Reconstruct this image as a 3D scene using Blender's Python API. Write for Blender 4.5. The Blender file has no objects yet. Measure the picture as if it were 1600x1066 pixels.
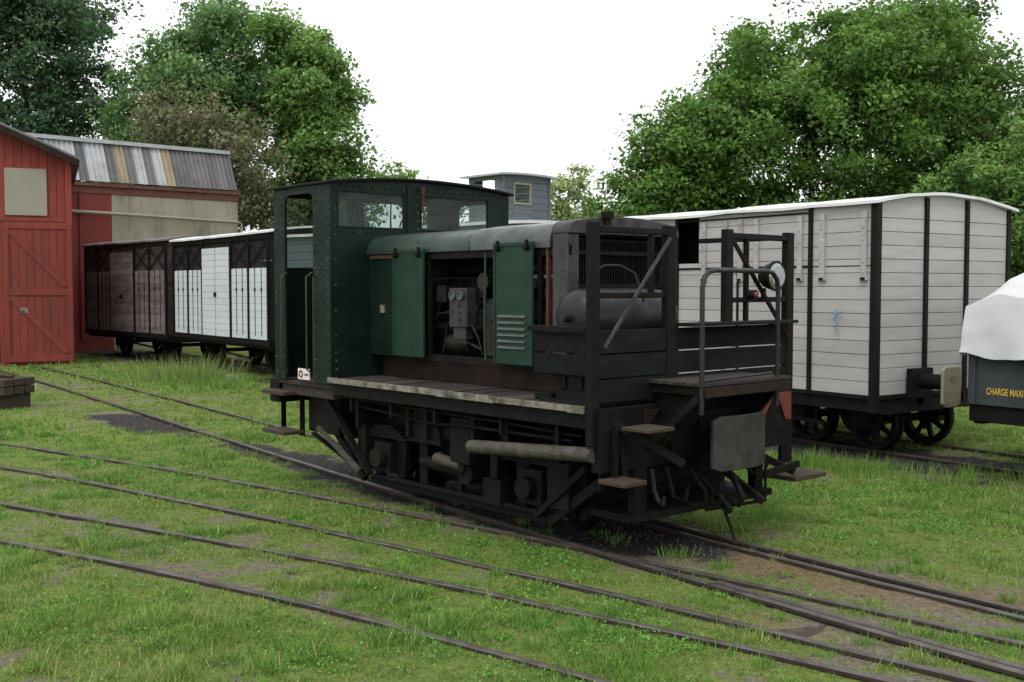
import bpy, math, random
import numpy as np
from mathutils import Vector, Matrix
random.seed(7); rng=np.random.default_rng(11)
S=bpy.context.scene; COL=S.collection
S.view_settings.view_transform='Standard'; S.view_settings.look='None'; S.view_settings.exposure=0

# ------------------------------------------------------------------ materials
def mat(name,c1,c2=None,scale=3.0,rough=.65,metal=0.0,bump=.15,bscale=40.0,grime=None,gscale=1.5,gamt=.5,
        stretch=(1,1,1),island=0.0,spec=.4,attr=None,transl=0.0):
    m=bpy.data.materials.new(name); m.use_nodes=True; nt=m.node_tree; N=nt.nodes; L=nt.links
    b=N['Principled BSDF']; out=N['Material Output']
    b.inputs['Roughness'].default_value=rough; b.inputs['Metallic'].default_value=metal
    b.inputs['Specular IOR Level'].default_value=spec
    tc=N.new('ShaderNodeTexCoord'); mp=N.new('ShaderNodeMapping'); mp.inputs['Scale'].default_value=stretch
    L.new(tc.outputs['Object'],mp.inputs['Vector'])
    if attr:
        a=N.new('ShaderNodeAttribute'); a.attribute_name=attr; col=a.outputs['Color']
    else:
        c2=c2 or tuple(x*.7 for x in c1)
        n=N.new('ShaderNodeTexNoise'); n.inputs['Scale'].default_value=scale; n.inputs['Detail'].default_value=4; n.inputs['Roughness'].default_value=.65
        L.new(mp.outputs['Vector'],n.inputs['Vector'])
        r=N.new('ShaderNodeValToRGB'); r.color_ramp.elements[0].position=.32; r.color_ramp.elements[1].position=.68
        r.color_ramp.elements[0].color=(*c2,1); r.color_ramp.elements[1].color=(*c1,1)
        L.new(n.outputs['Fac'],r.inputs['Fac']); col=r.outputs['Color']
    if grime:
        n2=N.new('ShaderNodeTexNoise'); n2.inputs['Scale'].default_value=gscale; n2.inputs['Detail'].default_value=6; n2.inputs['Roughness'].default_value=.75
        L.new(mp.outputs['Vector'],n2.inputs['Vector'])
        r2=N.new('ShaderNodeMapRange'); r2.inputs['From Min'].default_value=.5; r2.inputs['From Max'].default_value=.66; r2.inputs['To Max'].default_value=gamt
        L.new(n2.outputs['Fac'],r2.inputs['Value'])
        mx=N.new('ShaderNodeMixRGB'); mx.inputs['Color2'].default_value=(*grime,1)
        L.new(r2.outputs['Result'],mx.inputs['Fac']); L.new(col,mx.inputs['Color1']); col=mx.outputs['Color']
        if rough<.62:
            r3=N.new('ShaderNodeMapRange'); r3.inputs['From Min'].default_value=.35; r3.inputs['From Max'].default_value=.7; r3.inputs['To Min'].default_value=rough-.08; r3.inputs['To Max'].default_value=min(1,rough+.3)
            L.new(n2.outputs['Fac'],r3.inputs['Value']); L.new(r3.outputs['Result'],b.inputs['Roughness'])
    if island:
        g=N.new('ShaderNodeNewGeometry'); mr=N.new('ShaderNodeMapRange'); mr.inputs['To Min'].default_value=1-island; mr.inputs['To Max'].default_value=1+island*.6
        L.new(g.outputs['Random Per Island'],mr.inputs['Value'])
        h=N.new('ShaderNodeHueSaturation'); L.new(mr.outputs['Result'],h.inputs['Value']); L.new(col,h.inputs['Color']); col=h.outputs['Color']
    L.new(col,b.inputs['Base Color'])
    if bump:
        n3=N.new('ShaderNodeTexNoise'); n3.inputs['Scale'].default_value=bscale; n3.inputs['Detail'].default_value=3
        L.new(mp.outputs['Vector'],n3.inputs['Vector'])
        bp=N.new('ShaderNodeBump'); bp.inputs['Strength'].default_value=bump; bp.inputs['Distance'].default_value=.02
        L.new(n3.outputs['Fac'],bp.inputs['Height']); L.new(bp.outputs['Normal'],b.inputs['Normal'])
    if transl:
        t=N.new('ShaderNodeBsdfTranslucent'); L.new(col,t.inputs['Color']); ms=N.new('ShaderNodeMixShader'); ms.inputs['Fac'].default_value=transl
        L.new(b.outputs[0],ms.inputs[1]); L.new(t.outputs[0],ms.inputs[2]); L.new(ms.outputs[0],out.inputs['Surface'])
    return m

M={}
M['black']=mat('black_grimy_steel',(.0065,.0065,.007),(.003,.003,.003),4,.6,grime=(.022,.014,.009),gscale=3,gamt=.6,bump=.3,spec=.15)
M['blackp']=mat('black_paint',(.0075,.0075,.008),(.004,.004,.004),3,.55,grime=(.02,.018,.015),gscale=4,gamt=.4,spec=.16)
M['boards']=mat('black_sooty_boards',(.010,.011,.0125),(.0045,.005,.0055),3,.75,stretch=(6,1,6),island=.4,grime=(.018,.018,.019),gscale=1.5,gamt=.5,spec=.15,bump=.4)
M['greend']=mat('dark_green_paint',(.0042,.0165,.0105),(.0026,.0100,.0065),2.5,.42,grime=(.010,.012,.009),gscale=3,gamt=.7,bump=.14,bscale=15,spec=.17)
M['green']=mat('green_paint',(.0070,.037,.021),(.005,.026,.015),2.5,.40,grime=(.010,.018,.012),gscale=3,gamt=.7,bump=.1,bscale=15,spec=.25)
M['hoodtop']=mat('faded_green_sheet',(.028,.052,.041),(.016,.032,.025),3,.34,grime=(.022,.024,.019),gscale=2.5,gamt=.7,bump=.15,bscale=8,spec=.42)
M['hoodgrey']=mat('grey_green_sheet',(.085,.103,.098),(.042,.053,.051),3,.3,grime=(.025,.027,.025),gscale=2.5,gamt=.6,bump=.15,bscale=8)
M['grey']=mat('grey_metal',(.050,.050,.048),(.020,.020,.020),6,.45,.15,grime=(.012,.010,.009),gscale=4,gamt=.7)
M['tank']=mat('grey_tank_paint',(.020,.021,.023),(.010,.0105,.012),3,.38,.0,grime=(.008,.007,.006),gscale=4,gamt=.6,spec=.32)
M['engine']=mat('oily_engine_metal',(.018,.017,.015),(.006,.006,.005),8,.42,.2,grime=(.04,.020,.012),gscale=6,gamt=.6,bump=.4)
M['rust']=mat('rust',(.10,.038,.020),(.045,.020,.012),6,.8,grime=(.015,.011,.008),gscale=5,gamt=.8,bump=.3)
M['sill']=mat('brown_black_sill',(.024,.013,.009),(.008,.007,.006),5,.7,grime=(.045,.020,.012),gscale=3,gamt=.6,bump=.3,spec=.2)
M['deckwood']=mat('weathered_deck_boards',(.060,.046,.038),(.022,.018,.016),3,.85,stretch=(8,1,8),island=.4,grime=(.009,.008,.007),gscale=1.2,gamt=.7,bump=.4)
M['edge']=mat('peeling_edge_strip',(.26,.25,.19),(.08,.07,.055),10,.8,grime=(.025,.02,.015),gscale=7,gamt=.85,bump=.3)
M['chip']=mat('worn_rivet_paint',(.06,.08,.065),(.02,.03,.022),10,.6)
M['stepwood']=mat('step_wood',(.075,.050,.033),(.034,.024,.017),5,.85,stretch=(1,6,6),grime=(.014,.012,.010),gscale=5,gamt=.6,island=.2)
M['pipe']=mat('wrapped_exhaust_pipe',(.080,.072,.056),(.036,.032,.025),12,.7,grime=(.02,.017,.014),gscale=9,gamt=.7,bump=.5)
M['red']=mat('faded_red_paint',(.19,.030,.018),(.10,.018,.012),5,.65,grime=(.02,.013,.010),gscale=5,gamt=.8)
M['redlens']=mat('red_lens',(.22,.02,.015),(.16,.02,.01),5,.2)
M['lens']=mat('lamp_lens',(.36,.38,.38),(.25,.27,.27),5,.08,.6,bump=0)
M['white']=mat('white_sheet_roof',(.74,.75,.76),(.62,.63,.64),2,.6,grime=(.38,.37,.33),gscale=2,gamt=.6,bump=.2,bscale=6)
M['wplank']=mat('grey_white_planks',(.43,.42,.415),(.37,.36,.355),2,.7,stretch=(.6,.6,4),island=.10,grime=(.26,.245,.22),gscale=1.2,gamt=.4,bump=.2)
M['wplank2']=mat('fresh_white_planks',(.60,.64,.68),(.52,.56,.60),2,.6,island=.06,grime=(.38,.38,.37),gscale=2,gamt=.4)
M['wsheet']=mat('white_strap_paint',(.43,.42,.41),(.30,.29,.28),4,.6,grime=(.16,.11,.07),gscale=6,gamt=.5)
M['blue']=mat('blue_grey_planks',(.120,.142,.158),(.09,.108,.122),2,.65,island=.12,grime=(.06,.066,.07),gscale=2,gamt=.4)
M['brown']=mat('brown_planks',(.055,.040,.040),(.03,.023,.025),2,.75,island=.4,grime=(.10,.085,.08),gscale=1.3,gamt=.6)
M['pinkgrey']=mat('weathered_pink_grey_planks',(.21,.175,.175),(.11,.085,.088),1.5,.8,stretch=(1,1,3),island=.35,grime=(.06,.045,.048),gscale=1.6,gamt=.7)
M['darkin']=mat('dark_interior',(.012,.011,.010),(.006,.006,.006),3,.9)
M['redwood']=mat('red_painted_boards',(.205,.033,.023),(.15,.025,.018),1.5,.75,stretch=(3,3,.6),island=.14,grime=(.10,.030,.023),gscale=2,gamt=.6)
M['redrail']=mat('bright_red_boards',(.250,.040,.026),(.19,.031,.022),1.5,.75,stretch=(3,3,.6),island=.14,grime=(.13,.034,.025),gscale=2,gamt=.6)
M['beige']=mat('beige_panel',(.30,.285,.23),(.24,.225,.18),2,.8,grime=(.16,.15,.12),gscale=2,gamt=.5)
M['render']=mat('stained_render_wall',(.34,.315,.25),(.24,.22,.17),.8,.9,stretch=(1.5,1.5,.4),grime=(.13,.12,.10),gscale=.9,gamt=.7,bump=.3,bscale=8)
M['brickred']=mat('dull_brick_band',(.15,.055,.04),(.10,.04,.03),4,.85,grime=(.16,.11,.09),gscale=2,gamt=.6,bump=.3,bscale=12)
M['s1']=mat('roof_sheet_grey',(.125,.125,.135),(.085,.085,.09),3,.6,grime=(.20,.20,.20),gscale=1.2,gamt=.4)
M['s2']=mat('roof_sheet_light',(.42,.44,.46),(.32,.33,.35),3,.6,grime=(.18,.18,.18),gscale=1.2,gamt=.5)
M['s3']=mat('roof_sheet_tan',(.32,.27,.17),(.24,.20,.13),3,.6,grime=(.12,.11,.09),gscale=1.2,gamt=.5)
M['s4']=mat('roof_sheet_mid',(.17,.165,.165),(.125,.12,.12),3,.6,grime=(.07,.07,.07),gscale=1.2,gamt=.5)
M['tarp']=mat('white_tarpaulin',(.58,.59,.61),(.50,.51,.53),1.5,.5,grime=(.40,.39,.37),gscale=1.5,gamt=.4,bump=.3,bscale=5)
M['bluebody']=mat('slate_grey_paint',(.046,.056,.064),(.032,.040,.046),3,.5,grime=(.025,.028,.03),gscale=4,gamt=.5)
M['yellow']=mat('yellow_lettering',(.65,.44,.06),(.55,.37,.05),5,.6)
M['cream']=mat('cream_buffer_paint',(.36,.33,.22),(.22,.20,.14),6,.6,grime=(.05,.04,.03),gscale=6,gamt=.7)
M['bluestring']=mat('blue_twine',(.05,.22,.45),(.04,.18,.4),5,.8)
M['rail']=mat('rail_steel_side',(.036,.025,.019),(.016,.013,.010),8,.75,grime=(.075,.04,.025),gscale=6,gamt=.5)
M['railtop']=mat('rail_head_worn',(.13,.118,.110),(.055,.045,.039),7,.40,.3,grime=(.06,.04,.028),gscale=4,gamt=.7)
M['sleeper']=mat('old_sleeper_wood',(.06,.045,.034),(.028,.022,.018),4,.9,grime=(.14,.11,.07),gscale=3,gamt=.8,bump=.5)
M['concrete']=mat('concrete',(.30,.285,.25),(.2,.19,.165),5,.9,grime=(.13,.12,.09),gscale=5,gamt=.5)
M['bark']=mat('bark',(.06,.048,.038),(.035,.028,.022),4,.95,stretch=(4,4,.7),bump=.6,bscale=12)
M['leaf']=mat('leaves',(.1,.1,.1),attr='tint',rough=.5,bump=0,transl=.40,spec=.25)
M['grass']=mat('grass_blades',(.1,.1,.1),attr='tint',rough=.6,bump=0,transl=.3,spec=.2)
M['stone']=mat('stone_bits',(.14,.13,.12),(.06,.055,.05),9,.9,island=.5)
M['hill']=mat('far_hill_woods',(.17,.24,.20),(.13,.19,.16),.08,.95,bump=.8,bscale=.3)
M['hose']=mat('dark_rubber',(.012,.012,.012),(.007,.007,.007),5,.7)
gl=bpy.data.materials.new('dusty_glass'); gl.use_nodes=True
nt=gl.node_tree; b=nt.nodes['Principled BSDF']; b.inputs['Roughness'].default_value=.10; b.inputs['Base Color'].default_value=(.25,.28,.27,1)
tr=nt.nodes.new('ShaderNodeBsdfTransparent'); tr.inputs['Color'].default_value=(.80,.86,.84,1); ms=nt.nodes.new('ShaderNodeMixShader')
nz=nt.nodes.new('ShaderNodeTexNoise'); nz.inputs['Scale'].default_value=5; mr=nt.nodes.new('ShaderNodeMapRange'); mr.inputs['To Min'].default_value=.02; mr.inputs['To Max'].default_value=.18
nt.links.new(nz.outputs['Fac'],mr.inputs['Value']); nt.links.new(mr.outputs[0],ms.inputs['Fac'])
nt.links.new(tr.outputs[0],ms.inputs[1]); nt.links.new(b.outputs[0],ms.inputs[2]); nt.links.new(ms.outputs[0],nt.nodes['Material Output'].inputs['Surface'])
M['glass']=gl

# ------------------------------------------------------------------ mesh builder
ROOT={}
def thing(name,origin,rot,center,label,category,group=None):
    e=bpy.data.objects.new(name,None); COL.objects.link(e); e.empty_display_size=.3
    R=Matrix.Rotation(math.radians(rot),4,'Z'); c=R@Vector((center[0],center[1],0))
    e.location=(origin[0]+c.x,origin[1]+c.y,origin[2] if len(origin)>2 else 0); e.rotation_euler=(0,0,math.radians(rot))
    e['label']=label; e['category']=category
    if group: e['group']=group
    ROOT[e.name]=(center[0],center[1]); return e
class MB:
    def __init__(s): s.v=[]; s.f=[]; s.m=[]; s.mi=0
    def add(s,vs,fs):
        o=len(s.v); s.v+= [tuple(x) for x in vs]
        for f in fs: s.f.append(tuple(i+o for i in f)); s.m.append(s.mi)
        return s
    def box(s,x0,x1,y0,y1,z0,z1):
        x0,x1=min(x0,x1),max(x0,x1); y0,y1=min(y0,y1),max(y0,y1); z0,z1=min(z0,z1),max(z0,z1)
        return s.add([(x0,y0,z0),(x1,y0,z0),(x1,y1,z0),(x0,y1,z0),(x0,y0,z1),(x1,y0,z1),(x1,y1,z1),(x0,y1,z1)],
              [(0,3,2,1),(4,5,6,7),(0,1,5,4),(1,2,6,5),(2,3,7,6),(3,0,4,7)])
    def frame(s,p,q):
        p=Vector(p); q=Vector(q); d=(q-p).normalized(); up=Vector((0,0,1))
        if abs(d.z)>.95: up=Vector((1,0,0))
        a=d.cross(up).normalized(); return p,q,d,a,a.cross(d)
    def beam(s,p,q,w,h):
        p,q,d,a,b=s.frame(p,q); vs=[]
        for e in (p,q):
            for i,j in ((-1,-1),(1,-1),(1,1),(-1,1)): vs.append(e+a*i*w/2+b*j*h/2)
        return s.add(vs,[(0,3,2,1),(4,5,6,7),(0,1,5,4),(1,2,6,5),(2,3,7,6),(3,0,4,7)])
    def cyl(s,p,q,r,n=14,r2=None,caps=True):
        r2=r if r2 is None else r2; p,q,d,a,b=s.frame(p,q); vs=[]
        for e,rr in ((p,r),(q,r2)):
            for i in range(n):
                t=2*math.pi*i/n; vs.append(e+a*math.cos(t)*rr+b*math.sin(t)*rr)
        fs=[(i,(i+1)%n,n+(i+1)%n,n+i) for i in range(n)]
        if caps: fs+=[tuple(range(n-1,-1,-1)),tuple(range(n,2*n))]
        return s.add(vs,fs)
    def lathe(s,p,q,prof,n=20):
        p,q,d,a,b=s.frame(p,q); vs=[]; L=(q-p)
        for fr,rr in prof:
            for i in range(n):
                t=2*math.pi*i/n; vs.append(p+L*fr+a*math.cos(t)*rr+b*math.sin(t)*rr)
        fs=[]
        for k in range(len(prof)-1):
            fs+=[(k*n+i,k*n+(i+1)%n,(k+1)*n+(i+1)%n,(k+1)*n+i) for i in range(n)]
        fs+=[tuple(range(n-1,-1,-1)),tuple(range((len(prof)-1)*n,len(prof)*n))]
        return s.add(vs,fs)
    def tube(s,pts,r,n=8):
        pts=[Vector(p) for p in pts]; vs=[]; prev=None
        for k,p in enumerate(pts):
            d=(pts[min(k+1,len(pts)-1)]-pts[max(k-1,0)]).normalized()
            if prev is None:
                up=Vector((0,0,1)) if abs(d.z)<.9 else Vector((1,0,0)); a=d.cross(up).normalized()
            else: a=(prev-d*prev.dot(d)).normalized()
            prev=a; b=a.cross(d)
            for i in range(n):
                t=2*math.pi*i/n; vs.append(p+a*math.cos(t)*r+b*math.sin(t)*r)
        fs=[(k*n+i,k*n+(i+1)%n,(k+1)*n+(i+1)%n,(k+1)*n+i) for k in range(len(pts)-1) for i in range(n)]
        fs+=[tuple(range(n-1,-1,-1)),tuple(range((len(pts)-1)*n,len(pts)*n))]
        return s.add(vs,fs)
    def prism(s,poly,x0,x1,axis='x'):
        n=len(poly)
        if axis=='x': vs=[(x0,a,b) for a,b in poly]+[(x1,a,b) for a,b in poly]
        elif axis=='y': vs=[(a,x0,b) for a,b in poly]+[(a,x1,b) for a,b in poly]
        else: vs=[(a,b,x0) for a,b in poly]+[(a,b,x1) for a,b in poly]
        fs=[tuple(range(n-1,-1,-1)),tuple(range(n,2*n))]+[(i,(i+1)%n,n+(i+1)%n,n+i) for i in range(n)]
        return s.add(vs,fs)
    def ring(s,c,r1,r0,w,n=32):
        vs=[];fs=[]
        for i in range(n):
            t=2*math.pi*i/n; cs,sn=math.cos(t),math.sin(t)
            vs+=[(c[0]+r1*cs,c[1]-w/2,c[2]+r1*sn),(c[0]+r1*cs,c[1]+w/2,c[2]+r1*sn),(c[0]+r0*cs,c[1]+w/2,c[2]+r0*sn),(c[0]+r0*cs,c[1]-w/2,c[2]+r0*sn)]
        for i in range(n):
            j=(i+1)%n
            for k in range(4): fs.append((i*4+k,i*4+(k+1)%4,j*4+(k+1)%4,j*4+k))
        return s.add(vs,fs)
    def wheel(s,x,y,r,side=-1,spokes=8,z=None):
        z=r+.06 if z is None else z
        s.ring((x,y,z),r,r*.80,.10); s.ring((x,y-side*.05,z),r+.025,r*.85,.025)
        s.cyl((x,y-.09,z),(x,y+.09,z),r*.25,14)
        for i in range(spokes):
            t=2*math.pi*(i+.3)/spokes; s.beam((x+r*.2*math.cos(t),y,z+r*.2*math.sin(t)),(x+r*.84*math.cos(t),y,z+r*.84*math.sin(t)),.045,.05)
        return s
    def rivet(s,p,ax,r=.011):
        p=Vector(p); a=Vector(ax); s.cyl(p,p+a*r*.8,r,6,r*.55); return s
    def hboards(s,x0,x1,y0,y1,z0,z1,n,gap=.006):
        h=(z1-z0)/n
        for i in range(n): s.box(x0,x1,y0,y1,z0+i*h+gap/2,z0+(i+1)*h-gap/2)
        return s
    def obj(s,name,parent,mats,bevel=0,smooth=False,label=None,kind=None):
        me=bpy.data.meshes.new(name); me.from_pydata(s.v,[],s.f); me.update()
        if not isinstance(mats,(list,tuple)): mats=[mats]
        for m in mats: me.materials.append(M[m])
        me.polygons.foreach_set('material_index',s.m)
        o=bpy.data.objects.new(name,me); COL.objects.link(o)
        import bmesh
        bm=bmesh.new(); bm.from_mesh(me); bmesh.ops.recalc_face_normals(bm,faces=bm.faces); bm.to_mesh(me); bm.free()
        if smooth:
            me.polygons.foreach_set('use_smooth',[True]*len(me.polygons)); me.set_sharp_from_angle(angle=math.radians(38))
        if parent:
            o.parent=parent
            if parent.name in ROOT: c=ROOT[parent.name]; o.location=(-c[0],-c[1],0)
        if bevel:
            bv=o.modifiers.new('bevel','BEVEL'); bv.width=bevel; bv.segments=2; bv.limit_method='ANGLE'
        if label: o['label']=label
        if kind: o['kind']=kind
        return o
def npmesh(name,V,k,mats,cols=None,parent=None):
    n=len(V); me=bpy.data.meshes.new(name); me.vertices.add(n); me.vertices.foreach_set('co',V.astype(np.float32).ravel())
    nf=n//k; me.loops.add(n); me.loops.foreach_set('vertex_index',np.arange(n,dtype=np.int32))
    me.polygons.add(nf); me.polygons.foreach_set('loop_start',(np.arange(nf)*k).astype(np.int32)); me.polygons.foreach_set('loop_total',np.full(nf,k,dtype=np.int32))
    me.update(calc_edges=True)
    if cols is not None:
        a=me.attributes.new('tint','FLOAT_COLOR','POINT'); a.data.foreach_set('color',np.hstack([cols,np.ones((n,1))]).astype(np.float32).ravel())
    me.materials.append(M[mats]); o=bpy.data.objects.new(name,me); COL.objects.link(o)
    if parent: o.parent=parent
    return o

# ------------------------------------------------------------------ noise + ground masks
_t=rng.random((256,256))
def vn(x,y,sc,seed=0):
    x=x*sc+seed*17.3+500; y=y*sc+seed*9.1+500; xi=np.floor(x).astype(int); yi=np.floor(y).astype(int); fx=x-xi; fy=y-yi
    fx=fx*fx*(3-2*fx); fy=fy*fy*(3-2*fy)
    g=lambda a,b:_t[a%256,b%256]
    return (g(xi,yi)*(1-fx)+g(xi+1,yi)*fx)*(1-fy)+(g(xi,yi+1)*(1-fx)+g(xi+1,yi+1)*fx)*fy
def fbm(x,y,sc,seed=0):
    return (vn(x,y,sc,seed)*.5+vn(x,y,sc*2.1,seed+1)*.27+vn(x,y,sc*4.3,seed+2)*.15+vn(x,y,sc*9,seed+3)*.08)
def spot(x,y,cx,cy,rx,ry,ang=0):
    a=math.radians(ang); dx=x-cx; dy=y-cy; u=dx*math.cos(a)+dy*math.sin(a); v=-dx*math.sin(a)+dy*math.cos(a)
    return np.exp(-((u/rx)**2+(v/ry)**2))
def smooth_line(pts,n=14):
    P=[Vector((p[0],p[1],0)) for p in pts]; P=[P[0]*2-P[1]]+P+[P[-1]*2-P[-2]]; out=[]
    for i in range(1,len(P)-2):
        for k in range(n):
            t=k/n; a,b,c,d=P[i-1],P[i],P[i+1],P[i+2]
            out.append(.5*((2*b)+(c-a)*t+(2*a-5*b+4*c-d)*t*t+(3*b-a-3*c+d)*t**3))
    out.append(P[-2]); return out
def fit_line(pts,deg=3,n=110):
    ang=math.radians(-47); ca,sa=math.cos(ang),math.sin(ang); P=np.array(pts,float); u=P[:,0]*ca+P[:,1]*sa; v=-P[:,0]*sa+P[:,1]*ca
    c=np.polyfit(u,v,deg); uu=np.linspace(u.min(),u.max(),n); vv=np.polyval(c,uu)
    return [Vector((a*ca-b*sa,a*sa+b*ca,0)) for a,b in zip(uu,vv)]
def offset(pts,d):
    out=[]
    for i,p in enumerate(pts):
        t=(pts[min(i+1,len(pts)-1)]-pts[max(i-1,0)]).normalized(); out.append(p+Vector((-t.y,t.x,0))*d)
    return out
near1=fit_line([(-16,30),(-8.3,20.2),(-5.07,15.4),(-2.2,11.45),(.36,8.09),(2.18,5.63),(3.6,3.7)])
far1=offset(near1,1.03)
B=fit_line([(-13,17.3),(-5.93,12.92),(-3.22,10.95),(-1.32,9.40),(0,8.22),(.71,7.55),(1.62,6.72),(2.72,5.70),(4.2,4.1)])
C=fit_line([(-12,15.6),(-5.33,11.4),(-3.51,9.98),(-1.56,8.36),(-.4,7.42),(.55,6.7),(1.35,6.03),(2.1,5.30),(3.3,4.0)])
D=fit_line([(-11,13.2),(-4.4,9.36),(-2.44,8.18),(-.84,7.12),(0,6.50),(.71,5.95),(1.85,5.08),(3.2,3.9)])
E=fit_line([(-10,11.6),(-3.8,8.02),(-1.8,6.80),(-.96,6.22),(.25,5.25),(1.6,4.1)])
WO=(3.87,11.6)
def dirv(th): a=math.radians(th); return Vector((math.sin(a),-math.cos(a),0)),Vector((math.cos(a),math.sin(a),0))
fW,lW=dirv(34.5)
wc=[(3.87,11.6),(.9,15.9),(.6,16.2),(-4.6,21.9),(-4.95,22.3),(-8.3,26.8),(-8.6,27.2),(-12.1,31)]
cl=[Vector((3.87,11.6,0))+fW*9+lW*.72]+[Vector((a,b,0))+lW*.72 for a,b in wc]
Wn=smooth_line([(p.x,p.y) for p in cl],8); Wf=offset(Wn,-1.03)
if (Wf[0]-Wn[0]).dot(lW)<0: Wf=offset(Wn,1.03)

def masks(x,y):
    f=fbm(x,y,.9,1); f2=fbm(x,y,3.2,5); f3=fbm(x,y,6.5,15)
    g=.62+1.1*(f-.5)+1.3*(f2-.5)+.9*(f3-.5)
    g+=.65*spot(x,y,.15,6.1,1.4,.55,-40)+.5*spot(x,y,.1,7.6,1.2,.28,-38)+.30*spot(x,y,-1.6,5.9,1.4,.6,-20)+.6*spot(x,y,3.4,9.2,2.6,1.1,-30)+.3*spot(x,y,-4.5,13,2.5,.6,-40)
    g+=.3*spot(x,y,-7,22.5,3,.8,-50)+.15*(y>9)
    d=.7*spot(x,y,1.7,7.35,1.0,.30,-50)+.55*spot(x,y,2.9,6.5,1.0,.35,-50)+.5*spot(x,y,1.4,6.2,.8,.16,-45)+.4*spot(x,y,6,11.5,2,.4,-50)+.2*spot(x,y,-2.6,7.6,1.2,.3,-40)+.3*spot(x,y,4.3,7,1.3,.6,-50)
    d+=.4*spot(x,y,-7.5,19,4,.7,-52)
    a=1.0*spot(x,y,-5.2,15.2,1.6,.45,-50)+.7*spot(x,y,-2.7,12.3,1.5,.30,-52)+1.2*spot(x,y,-.35,9.8,2.5,.65,-49)+.6*spot(x,y,.95,8.1,.45,.3,-49)+.3*spot(x,y,-2.9,8.35,.8,.1,-33)+.3*spot(x,y,-2.3,7.1,.9,.08,-33)
    a+=.8*spot(x,y,-9,29,9,1.6,-48)+.9*spot(x,y,2.2,15,6,1.0,-55)+.35*spot(x,y,4.6,12.2,2.2,.3,-55)
    a=np.clip((a+.8*(f2-.5))*1.6-.25,0,1)
    g=np.clip(g-d*.75-a*1.1,0,1)
    return g,np.clip(d+.3*(f2-.4),0,1),a
def gz(x,y): return .025*(fbm(x,y,.5,9)-.5)+.02*(fbm(x,y,3,12)-.5)

xs=np.concatenate([-np.geomspace(700,17,14),np.arange(-16,10.01,.07),np.geomspace(11,700,14)])
ys=np.concatenate([-np.geomspace(200,4,8),np.array([0,1.5]),np.arange(2.5,33,.07),np.geomspace(34,900,16)])
X,Y=np.meshgrid(xs,ys); gx,gy=X.ravel(),Y.ravel(); inn=(gx>-18)&(gx<12)&(gy>2)&(gy<36)
Zg=np.where(inn,gz(gx,gy),0.0)
nx,ny=len(xs),len(ys); idx=np.arange(nx*ny).reshape(ny,nx)
F=np.stack([idx[:-1,:-1],idx[:-1,1:],idx[1:,1:],idx[1:,:-1]],-1).reshape(-1,4)
me=bpy.data.meshes.new('ground'); me.vertices.add(nx*ny); me.vertices.foreach_set('co',np.stack([gx,gy,Zg],1).astype(np.float32).ravel())
me.loops.add(F.size); me.loops.foreach_set('vertex_index',F.astype(np.int32).ravel()); me.polygons.add(len(F))
me.polygons.foreach_set('loop_start',(np.arange(len(F))*4).astype(np.int32)); me.polygons.foreach_set('loop_total',np.full(len(F),4,dtype=np.int32)); me.update(calc_edges=True)
me.polygons.foreach_set('use_smooth',np.ones(len(F),dtype=bool))
g,d,a=masks(gx,gy); at=me.attributes.new('cover','FLOAT_COLOR','POINT'); at.data.foreach_set('color',np.stack([g,d,a,np.ones_like(g)],1).astype(np.float32).ravel())
gm=bpy.data.materials.new('ground_grass_dirt_ash'); gm.use_nodes=True; nt=gm.node_tree; N=nt.nodes; L=nt.links; b=N['Principled BSDF']; b.inputs['Roughness'].default_value=.95; b.inputs['Specular IOR Level'].default_value=.12
at=N.new('ShaderNodeAttribute'); at.attribute_name='cover'; sp=N.new('ShaderNodeSeparateColor'); L.new(at.outputs['Color'],sp.inputs[0]); tc=N.new('ShaderNodeTexCoord')
_nc={}
def noise(sc,det=5,ro=.75):
    if sc in _nc: return _nc[sc]
    n=N.new('ShaderNodeTexNoise'); n.inputs['Scale'].default_value=sc; n.inputs['Detail'].default_value=det; n.inputs['Roughness'].default_value=ro; L.new(tc.outputs['Object'],n.inputs['Vector']); _nc[sc]=n.outputs['Fac']; return n.outputs['Fac']
def ramp(fac,cs):
    r=N.new('ShaderNodeValToRGB'); e=r.color_ramp.elements; e[0].position=cs[0][0]; e[0].color=(*cs[0][1],1); e[1].position=cs[-1][0]; e[1].color=(*cs[-1][1],1)
    for p,c in cs[1:-1]: q=e.new(p); q.color=(*c,1)
    L.new(fac,r.inputs['Fac']); return r.outputs['Color']
def mixc(f,a_,b_):
    m=N.new('ShaderNodeMixRGB'); L.new(f,m.inputs[0]); L.new(a_,m.inputs[1]); L.new(b_,m.inputs[2]); return m.outputs[0]
soil=ramp(noise(20),[(.3,(.12,.10,.065)),(.5,(.20,.18,.125)),(.62,(.26,.24,.18)),(.75,(.37,.34,.27))])
brown=ramp(noise(20),[(.3,(.13,.09,.05)),(.55,(.24,.175,.10)),(.75,(.35,.275,.17))])
moss=ramp(noise(20),[(.3,(.085,.130,.026)),(.5,(.155,.215,.050)),(.68,(.24,.285,.080))])
ash=ramp(noise(30),[(.35,(.022,.021,.020)),(.55,(.055,.051,.048)),(.72,(.15,.14,.13))])
def edge(mask,sc,k):
    n_=noise(sc); m=N.new('ShaderNodeMath'); m.operation='MULTIPLY_ADD'; m.inputs[1].default_value=k; L.new(mask,m.inputs[2])
    s0=N.new('ShaderNodeMath'); s0.operation='SUBTRACT'; L.new(n_,s0.inputs[0]); s0.inputs[1].default_value=.5; L.new(s0.outputs[0],m.inputs[0])
    mr=N.new('ShaderNodeMapRange'); mr.inputs['From Min'].default_value=.28; mr.inputs['From Max'].default_value=.52; L.new(m.outputs[0],mr.inputs['Value']); return mr.outputs[0]
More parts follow.
